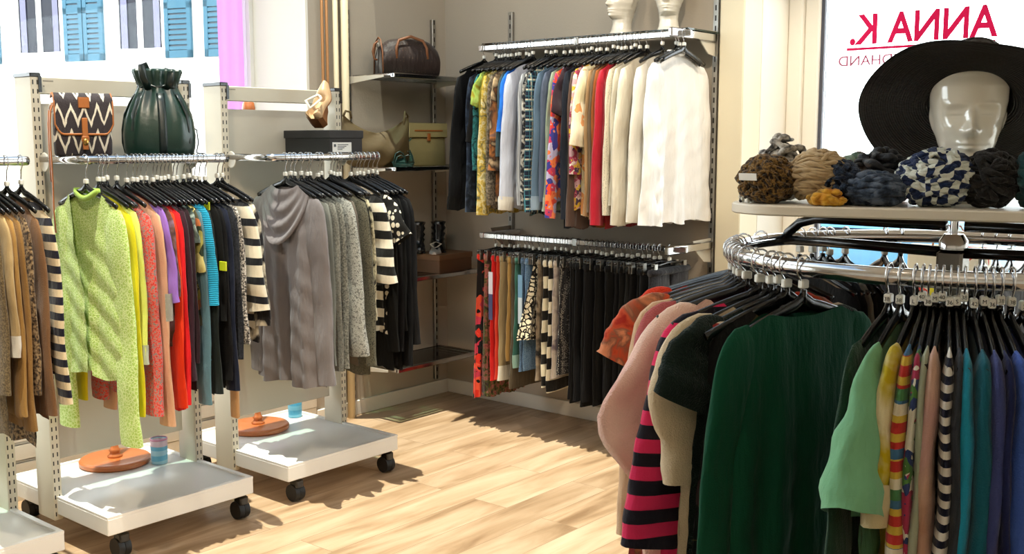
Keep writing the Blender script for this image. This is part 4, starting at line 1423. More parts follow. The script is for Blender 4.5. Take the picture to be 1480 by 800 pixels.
W('trousers and skirts on the lower wall rail', -3.0625, 4.450, 1.040, -PI / 2, 0.075, 0.714, 0.000, 'black trousers in the black run of the lower wall rail', 'trousers', 'black_trousers', BLK, blk=2)
W('trousers and skirts on the lower wall rail', -3.0330, 4.450, 1.040, -PI / 2, 0.075, 0.688, 0.000, 'black trousers in the black run of the lower wall rail', 'trousers', 'black_trousers', BLK, blk=2)
W('trousers and skirts on the lower wall rail', -3.0037, 4.450, 1.040, -PI / 2, 0.075, 0.719, 0.000, 'black trousers in the black run of the lower wall rail', 'trousers', 'black_trousers', BLK3, blk=2)
W('trousers and skirts on the lower wall rail', -2.9705, 4.450, 1.040, -PI / 2, 0.075, 0.721, 0.000, 'black trousers in the black run of the lower wall rail', 'trousers', 'black_trousers', BLK, blk=2)
W('trousers and skirts on the lower wall rail', -2.9417, 4.450, 1.040, -PI / 2, 0.075, 0.702, 0.000, 'black trousers in the black run of the lower wall rail', 'trousers', 'black_trousers', BLK2, blk=2)
W('trousers and skirts on the lower wall rail', -2.9090, 4.450, 1.040, -PI / 2, 0.075, 0.711, 0.000, 'black trousers in the black run of the lower wall rail', 'trousers', 'black_trousers', BLK, blk=2)
W('trousers and skirts on the lower wall rail', -2.8765, 4.450, 1.040, -PI / 2, 0.075, 0.712, 0.000, 'black trousers in the black run of the lower wall rail', 'trousers', 'black_trousers', BLK, blk=2)
W('trousers and skirts on the lower wall rail', -2.8444, 4.450, 1.040, -PI / 2, 0.075, 0.714, 0.000, 'black trousers in the black run of the lower wall rail', 'trousers', 'black_trousers', BLK2, blk=2)
W('trousers and skirts on the lower wall rail', -2.8124, 4.450, 1.040, -PI / 2, 0.075, 0.709, 0.000, 'black trousers in the black run of the lower wall rail', 'trousers', 'black_trousers', BLK, blk=2)
W('trousers and skirts on the lower wall rail', -2.7808, 4.450, 1.040, -PI / 2, 0.075, 0.711, 0.000, 'black trousers in the black run of the lower wall rail', 'trousers', 'black_trousers', BLK3, blk=2)
W('trousers and skirts on the lower wall rail', -2.7260, 4.450, 1.040, -PI / 2, 0.075, 0.715, 0.000, 'faded black jeans, rightmost on the lower wall rail', 'jeans', 'black_jeans', fab('marl',['#1c1c20','#2c2c31'],1.2,knit=.7), sw=.17,ty=.03,cw=.1)
W('clothes on the round rack', -.746 + .47 * math.cos(R(-155.0)), 2.386 + .47 * math.sin(R(-155.0)), 1.314, R(-155.0), .068, 0.700, 0.120, 'orange-red knit sweater at the back left of the round rack', 'sweater', 'knit_sweater', fab('solid',['#dd3a18'],knit=1.6), ty=.03,aw=.075,cw=.06,T=.02)
W('clothes on the round rack', -.746 + .47 * math.cos(R(-149.0)), 2.386 + .47 * math.sin(R(-149.0)), 1.314, R(-149.0), .068, 0.850, 0.100, 'brick red long dress hanging lowest at the left of the round rack', 'dress', 'dress', fab('solid',['#7d2420'],knit=.3), hw=.24,T=.02,sw=.17)
W('clothes on the round rack', -.746 + .47 * math.cos(R(-144.0)), 2.386 + .47 * math.sin(R(-144.0)), 1.314, R(-144.0), .068, 0.600, 0.130, 'red and orange floral blouse with a cap sleeve, round rack', 'blouse', 'floral_blouse', fab('mottle',['#a3281a','#c9502c','#8a5a44','#d98a62'],2.2), ty=.022,aw=.08,cw=.085,fl=.05)
W('clothes on the round rack', -.746 + .47 * math.cos(R(-139.5)), 2.386 + .47 * math.sin(R(-139.5)), 1.314, R(-139.5), .068, 0.880, 0.500, 'peach cream long cardigan behind the pale pink sweater', 'cardigan', 'cardigan', fab('solid',['#d9b896']), ty=.02,hw=.2)
W('clothes on the round rack', -.746 + .47 * math.cos(R(-136.0)), 2.386 + .47 * math.sin(R(-136.0)), 1.314, R(-136.0), .068, 0.660, 0.300, 'dusty pink knit sweater second from the pale pink one', 'sweater', 'knit_sweater', fab('solid',['#b05a5c'],knit=.9), ty=.024)
W('clothes on the round rack', -.746 + .47 * math.cos(R(-131.0)), 2.386 + .47 * math.sin(R(-131.0)), 1.314, R(-131.0), .068, 0.950, 0.500, 'pale pink and cream batwing sweater bulging left of the round rack', 'sweater', 'batwing_sweater', fab('mottle',['#e2bfa8','#ecccbc','#dda79d'],.4,knit=1.2), sl_x=1,ty=.032,T=.03,sw=.150,aw=.062,cw=.05,fl=.0,elbow=.112,sharp=1,flute=.24,hw=.22,nu=26,nv=34,ns=20,fold=.012)
W('clothes on the round rack', -.746 + .47 * math.cos(R(-123.5)), 2.386 + .47 * math.sin(R(-123.5)), 1.314, R(-123.5), .068, 0.600, 0.450, 'hot pink and navy striped sweater on the round rack', 'sweater', 'striped_sweater', fab('hstripe',['#d62b5c','#15121f'],period=.058,duty=.5), ty=.03,T=.025,aw=.05,cw=.078,fl=.045,hw=.22,nu=22,nv=30,ns=18,hemtilt=-.02)
W('clothes on the round rack', -.746 + .47 * math.cos(R(-118.5)), 2.386 + .47 * math.sin(R(-118.5)), 1.314, R(-118.5), .068, 0.620, 0.300, 'cream sweater with a red flowered shoulder on the round rack', 'sweater', 'sweater', fab('solid',['#d6c2a2'],knit=1.0), ty=.03,T=.02,aw=.066,cw=.05,fl=.0,elbow=.05,sharp=1,patchf=1,nu=20,nv=28)
W('clothes on the round rack', -.746 + .47 * math.cos(R(-115.5)), 2.386 + .47 * math.sin(R(-115.5)), 1.314, R(-115.5), .068, 0.620, 0.130, 'dark bottle green knit with cap sleeves, beside the emerald sweater', 'sweater', 'knit_blouse', fab('solid',['#0b1f19'],knit=1.8), ty=.03,T=.02,aw=.08,cw=.08,fl=.05,nu=20,nv=28)
W('clothes on the round rack', -.746 + .47 * math.cos(R(-112.5)), 2.386 + .47 * math.sin(R(-112.5)), 1.314, R(-112.5), .068, 0.950, 0.000, 'black dress with a dark flower print on the round rack', 'dress', 'floral_dress', fab('floral',['#0c0b0b','#141212','#3f2a2c','#101010','#4c4424'],.9,duty=.5), T=.03,hw=.24,nu=20,nv=28)
W('clothes on the round rack', -.746 + .47 * math.cos(R(-107.0)), 2.386 + .47 * math.sin(R(-107.0)), 1.314, R(-107.0), .068, 0.980, 0.620, 'emerald green long-sleeved sweater facing the room on the round rack', 'sweater', 'green_sweater', fab('solid',['#0a4a34'],knit=.3,sheen=.05), ty=.022,T=.030,aw=.05,cw=.036,fl=.06,flute=.10,hw=.215,nu=34,nv=44,ns=22,fold=.009,nw=.10,dipf=.012,sw=.2,seam=1)
W('clothes on the round rack', -.746 + .47 * math.cos(R(-85.5)), 2.386 + .47 * math.sin(R(-85.5)), 1.314, R(-85.5), .068, 0.750, 0.420, 'dark bottle green jacket left of the mint T-shirt', 'jacket', 'jacket', fab('solid',['#1d3a2a'],knit=.6), fl=.07,ty=.016,cw=.045)
W('clothes on the round rack', -.746 + .47 * math.cos(R(-83.0)), 2.386 + .47 * math.sin(R(-83.0)), 1.314, R(-83.0), .068, 0.680, 0.235, 'mint green T-shirt with a wide hanging sleeve', 't-shirt', 'mint_t_shirt', fab('solid',['#79b388'],knit=.15), fl=.085,ty=.044,tfl=1,aw=.045,cw=.085,flute=.10,nv=26,ns=20)
W('clothes on the round rack', -.746 + .47 * math.cos(R(-80.0)), 2.386 + .47 * math.sin(R(-80.0)), 1.314, R(-80.0), .068, 0.660, 0.260, 'mustard and cream printed blouse with a folded sleeve', 'blouse', 'printed_blouse', fab('mottle',['#b59c10','#b8a012','#d9cba0'],1.2), ty=.026,cw=.06,fl=.03,cuff=fab('solid',['#cdbb90']),zup=.03)
W('clothes on the round rack', -.746 + .47 * math.cos(R(-78.4)), 2.386 + .47 * math.sin(R(-78.4)), 1.314, R(-78.4), .068, 0.950, 0.600, 'rainbow striped long dress on the round rack', 'dress', 'striped_dress', fab('hstripe',['#b9332c','#c9a83c','#3f6a8c','#d9cdb2','#47794a'],period=.030,duty=.45), fl=.06,ty=.02)
W('clothes on the round rack', -.746 + .47 * math.cos(R(-77.1)), 2.386 + .47 * math.sin(R(-77.1)), 1.314, R(-77.1), .068, 0.900, 0.600, 'white dress with multicoloured dots on the round rack', 'dress', 'dotted_dress', fab('floral',['#d8d2c0','#a33350','#2b3a66','#dcd6c4','#4d7a3c'],2.2,duty=.3))
W('clothes on the round rack', -.746 + .47 * math.cos(R(-75.8)), 2.386 + .47 * math.sin(R(-75.8)), 1.314, R(-75.8), .068, 0.850, 0.480, 'sage and off-white thin blouse on the round rack', 'blouse', 'blouse', fab('solid',['#a3a890']))
W('clothes on the round rack', -.746 + .47 * math.cos(R(-74.3)), 2.386 + .47 * math.sin(R(-74.3)), 1.314, R(-74.3), .068, 0.850, 0.500, 'peach brown sheer tunic on the round rack', 'tunic', 'tunic', fab('mottle',['#a37860','#c09a86','#b98f88'],.7), ty=.02)
W('clothes on the round rack', -.746 + .47 * math.cos(R(-72.8)), 2.386 + .47 * math.sin(R(-72.8)), 1.314, R(-72.8), .068, 0.850, 0.450, 'navy and white finely striped top on the round rack', 'top', 'striped_shirt', fab('hstripe',['#14162a','#cfc8bc'],period=.026,duty=.5))
W('clothes on the round rack', -.746 + .47 * math.cos(R(-71.4)), 2.386 + .47 * math.sin(R(-71.4)), 1.314, R(-71.4), .068, 0.800, 0.450, 'charcoal cardigan between the striped top and turquoise top', 'cardigan', 'cardigan', fab('solid',['#2c2f36']))
W('clothes on the round rack', -.746 + .47 * math.cos(R(-70.0)), 2.386 + .47 * math.sin(R(-70.0)), 1.314, R(-70.0), .068, 0.850, 0.520, 'bright turquoise long-sleeved top on the round rack', 'top', 'pullover', fab('solid',['#1d8fae'],knit=.5), fl=.03,ty=.018)
W('clothes on the round rack', -.746 + .47 * math.cos(R(-68.0)), 2.386 + .47 * math.sin(R(-68.0)), 1.314, R(-68.0), .068, 0.850, 0.520, 'deep teal cardigan right of the turquoise top', 'cardigan', 'cardigan', fab('solid',['#10596a'],knit=.5), ty=.022)
W('clothes on the round rack', -.746 + .47 * math.cos(R(-66.0)), 2.386 + .47 * math.sin(R(-66.0)), 1.314, R(-66.0), .068, 0.850, 0.520, 'slate violet blue cardigan on the round rack', 'cardigan', 'cardigan', fab('solid',['#3c4478'],knit=.5), ty=.02)
W('clothes on the round rack', -.746 + .47 * math.cos(R(-64.5)), 2.386 + .47 * math.sin(R(-64.5)), 1.314, R(-64.5), .068, 0.850, 0.500, 'dark navy blouse between slate and cornflower knits', 'blouse', 'blouse', fab('solid',['#171f4a']))
W('clothes on the round rack', -.746 + .47 * math.cos(R(-62.8)), 2.386 + .47 * math.sin(R(-62.8)), 1.314, R(-62.8), .068, 0.850, 0.520, 'cornflower blue knit at the right edge of the photo', 'sweater', 'knit_sweater', fab('solid',['#3a58a8'],knit=.8), ty=.024)
W('clothes on the round rack', -.746 + .47 * math.cos(R(-60.6)), 2.386 + .47 * math.sin(R(-60.6)), 1.314, R(-60.6), .068, 0.850, 0.520, "royal blue knit partly cut off by the photo's right edge", 'sweater', 'knit_sweater', fab('solid',['#26418c'],knit=.8), ty=.024)
W('clothes on the round rack', -.746 + .47 * math.cos(R(-58.0)), 2.386 + .47 * math.sin(R(-58.0)), 1.314, R(-58.0), .068, 0.850, 0.500, 'dark petrol cardigan beyond the royal blue knit', 'cardigan', 'cardigan', fab('solid',['#12444c']), ty=.02)
# size digits on the outward faces of the markers along the front of the round rack
for i, o in enumerate([o for o in COL.objects if o.get('category') == 'clothes hanger' and o.get('group') == 'hangers with clothes on the round rack']):
    a = math.degrees(o.rotation_euler.z)
    if -95 < a < -55:
        mk = [c for c in o.children if c.name.startswith('size_marker')][0]
        M_ = Matrix.Translation((.0103, 0, -.0455)) @ Matrix(((0, 0, 1, 0), (1, 0, 0, 0), (0, 1, 0, 0), (0, 0, 0, 1)))
        text(SIZES[i % len(SIZES)], 'size_digits', BLACKP, mk, M_, .010, .0002, 0, 1, 'CENTER')

# further hangers on the rear of the ring, dark clothes hanging below the rail
rear = [(-160, 'maroon sleeveless dress at the far left back of the round rack', '#4a1416', 0), (-165, 'black sleeveless dress just behind the maroon one, round rack', '#121112', 0),
        (-171, 'wine red skirt dress hanging behind the left end of the ring', '#5a1a1c', 0), (177, 'dark grey dress at the left back of the ring rail', '#2a2829', 0),
        (158, 'black tunic on the back of the ring, leftmost under the shelf', '#141313', .3), (153, 'charcoal tunic on the back of the ring, beside the leftmost', '#1d1d20', .3),
        (149, 'grey flowered blouse on the back of the ring', 'F', .3), (146.5, 'black velvet top behind the ring, beside the flowered blouse', '#0d0c10', .3),
        (141, 'dark olive top on the back of the ring', '#23241a', .3), (128, 'dark blue blouse behind the ring, left of the column', '#161c2e', .3),
        (123, 'black blouse behind the ring, nearest left of the column', '#121214', .3), (109, 'navy blouse behind the ring, right of the column', '#1a1d33', .3),
        (99, 'black jersey top behind the turquoise one, back of the ring', '#101011', .3), (95, 'dark plum top at the back right of the ring', '#241420', .3),
        (91, 'black coat at the back right of the ring', '#0f0f10', .3), (86, 'dark brown cardigan at the back right edge of the ring', '#241b15', .3)]
for a, lb, c, sl in rear:
    mt = fab('floral', ['#54524c', '#8d877a', '#2c2b29', '#6f6a60', '#3c3b38'], 1.4, duty=.3) if c == 'F' else fab('solid', [c], knit=.3)
    garment((RC.x + RR * math.cos(R(a)), RC.y + RR * math.sin(R(a)), 1.314), R(a), lb, 'dress' if 'dress' in lb else 'top', 'dress' if 'dress' in lb else 'blouse', mt,
            .68, sl, .068, 'clothes on the round rack', 'hangers with clothes on the round rack', None, drop=.045, sw=.15 if sl == 0 else .18, hw=.18, nw=.075)

# bare hangers
for k, (x, lb) in enumerate(((-2.695, 'bare black hanger at the right end of the upper wall rail'), (-2.668, 'bare black hanger nearest the right arm of the upper wall rail'))):
    hanger((x, YR, 2.065), -PI / 2, .075, False, lb, 'bare hangers')
for y, lb in ((2.885, 'bare black hanger behind the draped grey top on the far rack'), (2.99, 'bare black hanger in the middle of the far rack')):
    hanger((-3.65, y + .004, RZ), .03, .10, False, lb, 'bare hangers')


# ---------------------------------------------------------------- mannequin heads
def interp(tab, z):
    for i in range(len(tab) - 1):
        if tab[i][0] <= z <= tab[i + 1][0]:
            q = (z - tab[i][0]) / (tab[i + 1][0] - tab[i][0])
            q = q * q * (3 - 2 * q) * .5 + q * .5
            return [a + (b - a) * q for a, b in zip(tab[i][1:], tab[i + 1][1:])]
    return list(tab[-1][1:])


HEAD = [  # z, half width, front reach, back reach, front pinch
    (0.0, .060, .058, .064, 0), (.012, .058, .056, .062, 0), (.03, .050, .047, .058, 0), (.06, .046, .040, .062, 0), (.078, .048, .042, .068, 0),
    (.087, .048, .072, .072, .42), (.096, .050, .085, .074, .46), (.11, .053, .087, .078, .38), (.13, .060, .086, .085, .26),
    (.16, .068, .085, .096, .14), (.19, .074, .085, .104, .06), (.215, .078, .087, .108, .02), (.24, .079, .085, .106, 0),
    (.265, .074, .076, .096, 0), (.283, .062, .060, .076, 0), (.297, .040, .038, .048, 0), (.304, .015, .014, .018, 0), (.305, .001, .001, .001, 0)]


def gz(x, m_, s):
    return math.exp(-((x - m_) / s) ** 2)


def head_mesh(mb, M):
    n = 120
    zs = []
    z = 0
    while z < .305:
        zs.append(z)
        z += .0022
    zs.append(.305)
    vs = []
    for z in zs:
        w, fr, bk, pin = interp(HEAD, z)
        for i in range(n):
            a = 2 * PI * i / n
            c, s = math.cos(a), math.sin(a)
            x = w * abs(c) ** .92 * (1 if c > 0 else -1)
            y = (-fr if s < 0 else -bk) * s * -1
            y = fr * (-s) * -1 if s < 0 else bk * s
            # front is -y
            if s < 0:
                x *= 1 - pin * (-s) ** 2
                d = 0
                d += .024 * gz(x, 0, .010 + .004 * gz(z, .150, .01)) * gz(z, .152, .013)
                d += .013 * gz(x, 0, .0085) * gz(z, .176, .020)
                d += .005 * (gz(x, .011, .006) + gz(x, -.011, .006)) * gz(z, .147, .006)
                d -= .013 * (gz(x, .031, .016) + gz(x, -.031, .016)) * gz(z, .184, .013)
                d += .0075 * (gz(x, .031, .0125) + gz(x, -.031, .0125)) * gz(z, .184, .0085)
                d -= .002 * (gz(x, .031, .014) + gz(x, -.031, .014)) * gz(z, .180, .0018)
                d += .005 * (gz(x, .030, .020) + gz(x, -.030, .020)) * gz(z, .203, .006)
                d += .0075 * gz(x, 0, .019) * gz(z, .1245, .0042) * (1 - .25 * gz(x, 0, .003))
                d += .0085 * gz(x, 0, .017) * gz(z, .1145, .0045)
                d -= .004 * gz(x, 0, .024) * gz(z, .1195, .0018)
                d -= .003 * gz(x, 0, .004) * gz(z, .135, .006)
                d += .006 * gz(x, 0, .016) * gz(z, .095, .008)
                d += .004 * (gz(x, .042, .014) + gz(x, -.042, .014)) * gz(z, .155, .016)
                y -= d * (-s) ** .6
            e = gz(y, .008, .013) * gz(z, .172, .024)
            if abs(c) > .8:
                x += (1 if c > 0 else -1) * .006 * e
            vs.append(M @ Vector((x, y, z)))
    fs = [tuple(range(n - 1, -1, -1))]
    for k in range(len(zs) - 1):
        for i in range(n):
            j = (i + 1) % n
            fs.append((k * n + i, k * n + j, (k + 1) * n + j, (k + 1) * n + i))
    fs.append(tuple(range((len(zs) - 1) * n, len(zs) * n)))
    return mb.add(vs, fs)


def yaw_to(loc, tgt):
    """rotation that turns local -y towards tgt"""
    return math.atan2(tgt[1] - loc[1], tgt[0] - loc[0]) + PI / 2


SHX = lambda al, ac: (RC.x + al * .969 + ac * .247, RC.y + al * .247 - ac * .969)
hl = SHX(.02, .10)
hyaw = yaw_to(hl, (.25, 0))
o = head_mesh(MB(), Matrix.Identity(4)).build('mannequin_head', PORCELAIN, None)
o.location = (hl[0], hl[1], SHZ)
o.rotation_euler = (0, 0, hyaw)
o.scale = (.96, .94, .98)
tag(o, 'glossy white mannequin head wearing the wide black straw hat', 'mannequin head', 'white mannequin heads')
hm = o.data
for (x, y, ty_, lb) in ((-3.13, 4.60, (-3.6, 2.0), 'white mannequin head above the upper rail, the left one, looking left'),
                        (-2.86, 4.62, (-1.2, .6), 'white mannequin head above the upper rail, the right one')):
    q = bpy.data.objects.new('mannequin_head', hm)
    COL.objects.link(q)
    q.location = (x, y, ZU + .028)
    q.rotation_euler = (0, 0, yaw_to((x, y), ty_))
    tag(q, lb, 'mannequin head', 'white mannequin heads')

# the straw hat: crown on the back of the head, brim tipped up
STRAW, nt, b_ = newmat('black_straw', .5, 0, .3)
tc = node(nt, 'ShaderNodeTexCoord').outputs['Object']
sp = node(nt, 'ShaderNodeSeparateXYZ')
lk(nt, tc, sp.inputs[0])
rad = mth(nt, 'SQRT', mth(nt, 'ADD', mth(nt, 'MULTIPLY', sp.outputs[0], sp.outputs[0]), mth(nt, 'MULTIPLY', sp.outputs[1], sp.outputs[1])))
nz = node(nt, 'ShaderNodeTexNoise')
nz.inputs['Scale'].default_value = 130
lk(nt, tc, nz.inputs['Vector'])
h_ = mth(nt, 'ADD', mth(nt, 'SINE', mth(nt, 'MULTIPLY', rad, 1250.0)), mth(nt, 'MULTIPLY', nz.outputs[0], 2.6))
bp = node(nt, 'ShaderNodeBump')
bp.inputs['Strength'].default_value = 0.5
bp.inputs['Distance'].default_value = 0.003
lk(nt, h_, bp.inputs['Height'])
lk(nt, bp.outputs[0], b_.inputs['Normal'])
lk(nt, ramp(nt, nz.outputs[0], [(.4, rgb('#070505')), (.7, rgb('#1a120e'))]), b_.inputs['Base Color'])
m = MB()
NB = 96
vs = []
prof = [(.02, .145), (.055, .140), (.078, .12), (.090, .07), (.094, .02), (.097, .004), (.108, -.004), (.14, -.007), (.18, -.010), (.215, -.016), (.236, -.024)]
allp = prof + [(r_ + (.002 if r_ > .22 else 0) - (.003 if r_ < .1 else 0), z - .004) for r_, z in reversed(prof)]
for r_, z in allp:
    for i in range(NB):
        a = 2 * PI * i / NB
        q = max(0, (r_ - .10) / .13)
        vs.append((r_ * math.cos(a) * (1.0 - .10 * (1 - q)), r_ * math.sin(a) * (1.0 + .12 * (1 - q)), z + q * (.012 * math.sin(2 * a + .6) + .005 * math.sin(5 * a))))
fs = []
K = len(allp)
for k in range(K - 1):
    for i in range(NB):
        j = (i + 1) % NB
        fs.append((k * NB + i, k * NB + j, (k + 1) * NB + j, (k + 1) * NB + i))
fs.append(tuple(range(NB - 1, -1, -1)))
fs.append(tuple(range((K - 1) * NB, K * NB)))
m.add(vs, fs)
hat = empty('straw_hat', (hl[0], hl[1], SHZ), hyaw, 'wide-brimmed black straw sun hat tipped back on the white head', 'hat')
hb = m.build('brim_and_crown', STRAW, hat)
hb.scale = (.92, .90, .92)
hb.location = (.006, .012, .203)
hb.rotation_euler = (R(-39), R(5), R(0))
MB().tube([(.094 * math.cos(2 * PI * i / 48) * .92, .094 * math.sin(2 * PI * i / 48) * 1.1, .012) for i in range(48)], .012, 8, closed=True, ry=.0035).build('hat_band', simple('black_ribbon', '#0a0a0b', .5), hb)


# ---------------------------------------------------------------- scarves
def scarf(loc, size, label, mat, seed, n=26, rr=.010, core=.86, group='scarves on the rack shelf', loop=0, name='scarf', flat=.5, wob=.12, tilt=.5):
    """a bundled scarf: folds wound round a soft core"""
    rs = random.Random(seed)
    a_, b_, c_ = size[0] / 2, size[1] / 2, size[2] / 2
    m = MB()
    nu, nv = 44, 26
    ph = [rs.uniform(0, 6.28) for _ in range(8)]

    def shape(u, v):
        th, p = 2 * PI * u, PI * (v - .5)
        d = 1 + wob * (math.sin(2 * th + ph[0] + 2 * p) * .35 + math.sin(3 * th + ph[1] - 3 * p) * .3 + math.sin(5 * p + ph[2] + th) * .25)
        x, y, z = a_ * math.cos(p) * math.cos(th) * d, b_ * math.cos(p) * math.sin(th) * d, c_ * (math.sin(p)) * d
        z = max(z, -c_ * .92)
        if z < -c_ * flat:
            z = -c_ * (flat + (1 - flat) * (1 - math.exp(-(-z / c_ - flat) * 3)))
        return Vector((x, y, z + c_))
    m.grid(lambda u, v: shape(u, v) * core + Vector((0, 0, c_ * (1 - core) * .4)), nu, nv)
    for k in range(n):
        # a fold running round the bundle on a tilted great circle
        ax = Vector((rs.gauss(0, tilt), rs.gauss(0, tilt), 1)).normalized()
        e1 = ax.cross(Vector((0, 1, .1))).normalized()
        e2 = ax.cross(e1)
        h = rs.uniform(-.85, .92)
        q = math.sqrt(1 - h * h)
        s0 = rs.uniform(0, 6.28)
        ln = rs.uniform(2.2, 4.6)
        P, rad_ = [], []
        N = 30
        for i in range(N + 1):
            t_ = s0 + ln * i / N
            d = ax * h + (e1 * math.cos(t_) + e2 * math.sin(t_)) * q
            d = d + ax * (.10 * math.sin(t_ * 2 + ph[k % 8]))
            d.normalize()
            lump = 1 + .05 * math.sin(t_ * 5 + ph[(k + 3) % 8])
            z = c_ + c_ * d.z * lump
            z = max(z, rr * 1.15)
            P.append((a_ * d.x * .95 * lump, b_ * d.y * .95 * lump, z))
            rad_.append(rr * (.25 + .75 * math.sin(PI * i / N) ** .5) * (1 + .25 * math.sin(t_ * 7 + k)))
        m.tube(P, rad_, 8, ry=[x * 1.5 for x in rad_])
    t = empty(name, (loc[0], loc[1], loc[2]), rs.uniform(-.3, .3), label, 'scarf', group)
    m.build('folds', mat, t)
    return t


def P_(al, ac): return SHX(al, ac) + (SHZ,)


LEO = fab('marl', ['#21160c', '#5c4320', '#8a6a38', '#2a1c0f'], .45, knit=2.4)
t = scarf(P_(-.345, .285), (.115, .11, .095), 'fluffy brown leopard-spotted scarf at the left end of the shelf', LEO, 3, 46, .006, tilt=1.0)
MB().box(-.02, .022, -.062, -.060, .058, .072, M=Matrix.Rotation(.15, 4, 'X')).build('price_tag', simple('white_card', '#ecebe6', .6), t, False)
scarf(P_(-.335, .185), (.10, .08, .135), 'grey and white crumpled gauze scarf behind the leopard-spotted one', fab('marl', ['#3c3a38', '#8f8a84', '#c9c4bc'], .35, knit=.5), 11, 22, .007)
scarf(P_(-.245, .265), (.122, .12, .108), 'beige wrapped turban-like scarf on the shelf', fab('solid', ['#bba27c'], knit=.2), 5, 80, .0042, tilt=.22)
scarf(P_(-.19, .12), (.075, .07, .098), 'green and crimson patterned scarf peeking out behind the beige one', fab('floral', ['#41584a', '#a32f4a', '#5b7466', '#31443a', '#7d8f7f'], 2.0, duty=.3), 8, 18, .007)
scarf(P_(-.198, .285), (.072, .08, .085), 'fluffy dark navy scarf between the beige and blue grey ones', fab('marl', ['#0e1420', '#1d2a40', '#2c3c54'], .6, knit=2.4), 17, 40, .006, tilt=1.0)
scarf(P_(-.13, .29), (.118, .10, .066), 'slate blue and grey twisted scarf on the shelf', fab('marl', ['#1f2a3a', '#3d4a5e', '#5b6678'], .35), 21, 44, .006, tilt=.35)
scarf(P_(-.135, .195), (.12, .09, .105), 'black satin scarf with a pale beige edge', fab('mottle', ['#0d0d10', '#141519', '#17181c', '#b9a593'], .8, rough=.5), 23, 24, .009, tilt=.4)
scarf(P_(-.215, .345), (.062, .035, .030), 'small orange and yellow knotted scarf under the navy one', fab('mottle', ['#b06a14', '#d6a035', '#7d5a20'], 2), 29, 16, .006)
scarf(P_(-.125, .10), (.07, .06, .098), 'salmon pink scarf half hidden behind the black satin scarf', fab('solid', ['#e08a8e']), 31, 12, .009)
scarf(P_(-.022, .27), (.142, .12, .108), 'white and navy tie-dye check scarf in front of the white head', fab('check', ['#d9dcd2', '#1f2e52'], 1, period=.036, knit=1.0), 37, 70, .0055, tilt=.6)
scarf(P_(.073, .265), (.100, .10, .105), 'dark brown grey knotted scarf right of the tie-dye check one', fab('solid', ['#201d1b'], knit=1.0), 41, 50, .006, tilt=.6)
scarf(P_(.165, .255), (.092, .10, .112), 'teal green scarf at the right edge of the photo', fab('solid', ['#22474c'], knit=.6), 43, 30, .009)
t = empty('bead_bracelet', P_(-.385, .29), 0, 'tiny string of black and white beads at the left end of the shelf', 'bracelet')
m, m2 = MB(), MB()
for k in range(14):
    a = 2 * PI * k / 14
    mm = m if k % 2 else m2
    mm.lathe([(.0005, -.004), (.003, -.0028), (.0042, 0), (.003, .0028), (.0005, .004)], 8, c=(.014 * math.cos(a), .014 * math.sin(a), .0045 + .004 * (k % 3)))
m.build('black_beads', BLACKP, t)
m2.build('white_beads', MARKER, t)


# ---------------------------------------------------------------- things on the rolling racks
def loft(rings, cap=True):
    m = MB()
    n = len(rings[0])
    vs = [p for r_ in rings for p in r_]
    fs = []
    for k in range(len(rings) - 1):
        for i in range(n):
            j = (i + 1) % n
            fs.append((k * n + i, k * n + j, (k + 1) * n + j, (k + 1) * n + i))
    if cap:
        fs.append(tuple(range(n - 1, -1, -1)))
        fs.append(tuple(range((len(rings) - 1) * n, len(rings) * n)))
    return m.add(vs, fs)


def superring(cx, cy, z, a, b, n=32, e=3.0, fn=None):
    out = []
    for i in range(n):
        t_ = 2 * PI * i / n
        c, s = math.cos(t_), math.sin(t_)
        x = a * math.copysign(abs(c) ** (2 / e), c)
        y = b * math.copysign(abs(s) ** (2 / e), s)
        p = (cx + x, cy + y, z)
        out.append(fn(p, t_) if fn else p)
    return out


LEDGE = RZ + .0125
LEATHER = simple('tan_leather', '#a8622a', .45, bump=.2, bscale=120)
ZIG = fab('zigzag', ['#3b3436', '#e3dac6'], period=.082, duty=.24, knit=1.2)
# zigzag shoulder bag: local -y is the flap side
t = empty('zigzag_bag', (-3.80, 2.045, LEDGE), R(72), 'small zigzag patterned cloth bag with tan leather trim on the middle rack', 'handbag')
prf = [(0.0, .115, .030), (.008, .122, .036), (.05, .124, .040), (.12, .122, .038), (.17, .116, .030), (.182, .110, .024)]
t.scale = (.82, .9, 1.17)
loft([superring(0, 0, z, a, b, 36, 4.5) for z, a, b in prf]).build('body', ZIG, t, True, sharp=60)
m = MB()


def flap(u, v, off=0.0):
    x = -.124 + .248 * u
    xr = abs(u - .5) * 2
    ln = .115 * (1 - .35 * max(0, xr - .72) ** 2 / .08 * .8)
    s = v * (.055 + ln)
    if s < .055:
        return (x, .028 - s * 1.15, .184 + .012 * math.sin(s / .055 * PI) + off)
    return (x, -.044 - .003 * math.sin((s - .055) * 30) - off, .184 - (s - .055))


m.grid(lambda u, v: flap(u, v), 28, 16)
m.grid(lambda u, v: flap(u, v, .003), 28, 16)
fl = m.build('flap', ZIG, t)
edge = [flap(0, v / 8, .001) for v in range(9)] + [flap(u / 20, 1, .001) for u in range(1, 20)] + [flap(1, 1 - v / 8, .001) for v in range(9)]
MB().tube(edge, .0045, 8, ry=.004, up=(0, 1, 0)).build('leather_trim', LEATHER, fl)
MB().box(-.012, .012, -.055, -.047, .02, .12, bev=.002).box(-.024, .024, -.0535, -.048, .15, .185, bev=.006).box(-.017, .017, -.056, -.048, .045, .065, bev=.004).build('strap_tab', LEATHER, t, True, sharp=40)
MB().lathe([(.010, -.003), (.012, 0), (.010, .003)], 16, M=Matrix.Translation((0, -.057, .045)) @ Matrix.Rotation(R(90), 4, 'X')).build('stud', simple('brass', '#b08a4a', .25, 1.0), t)
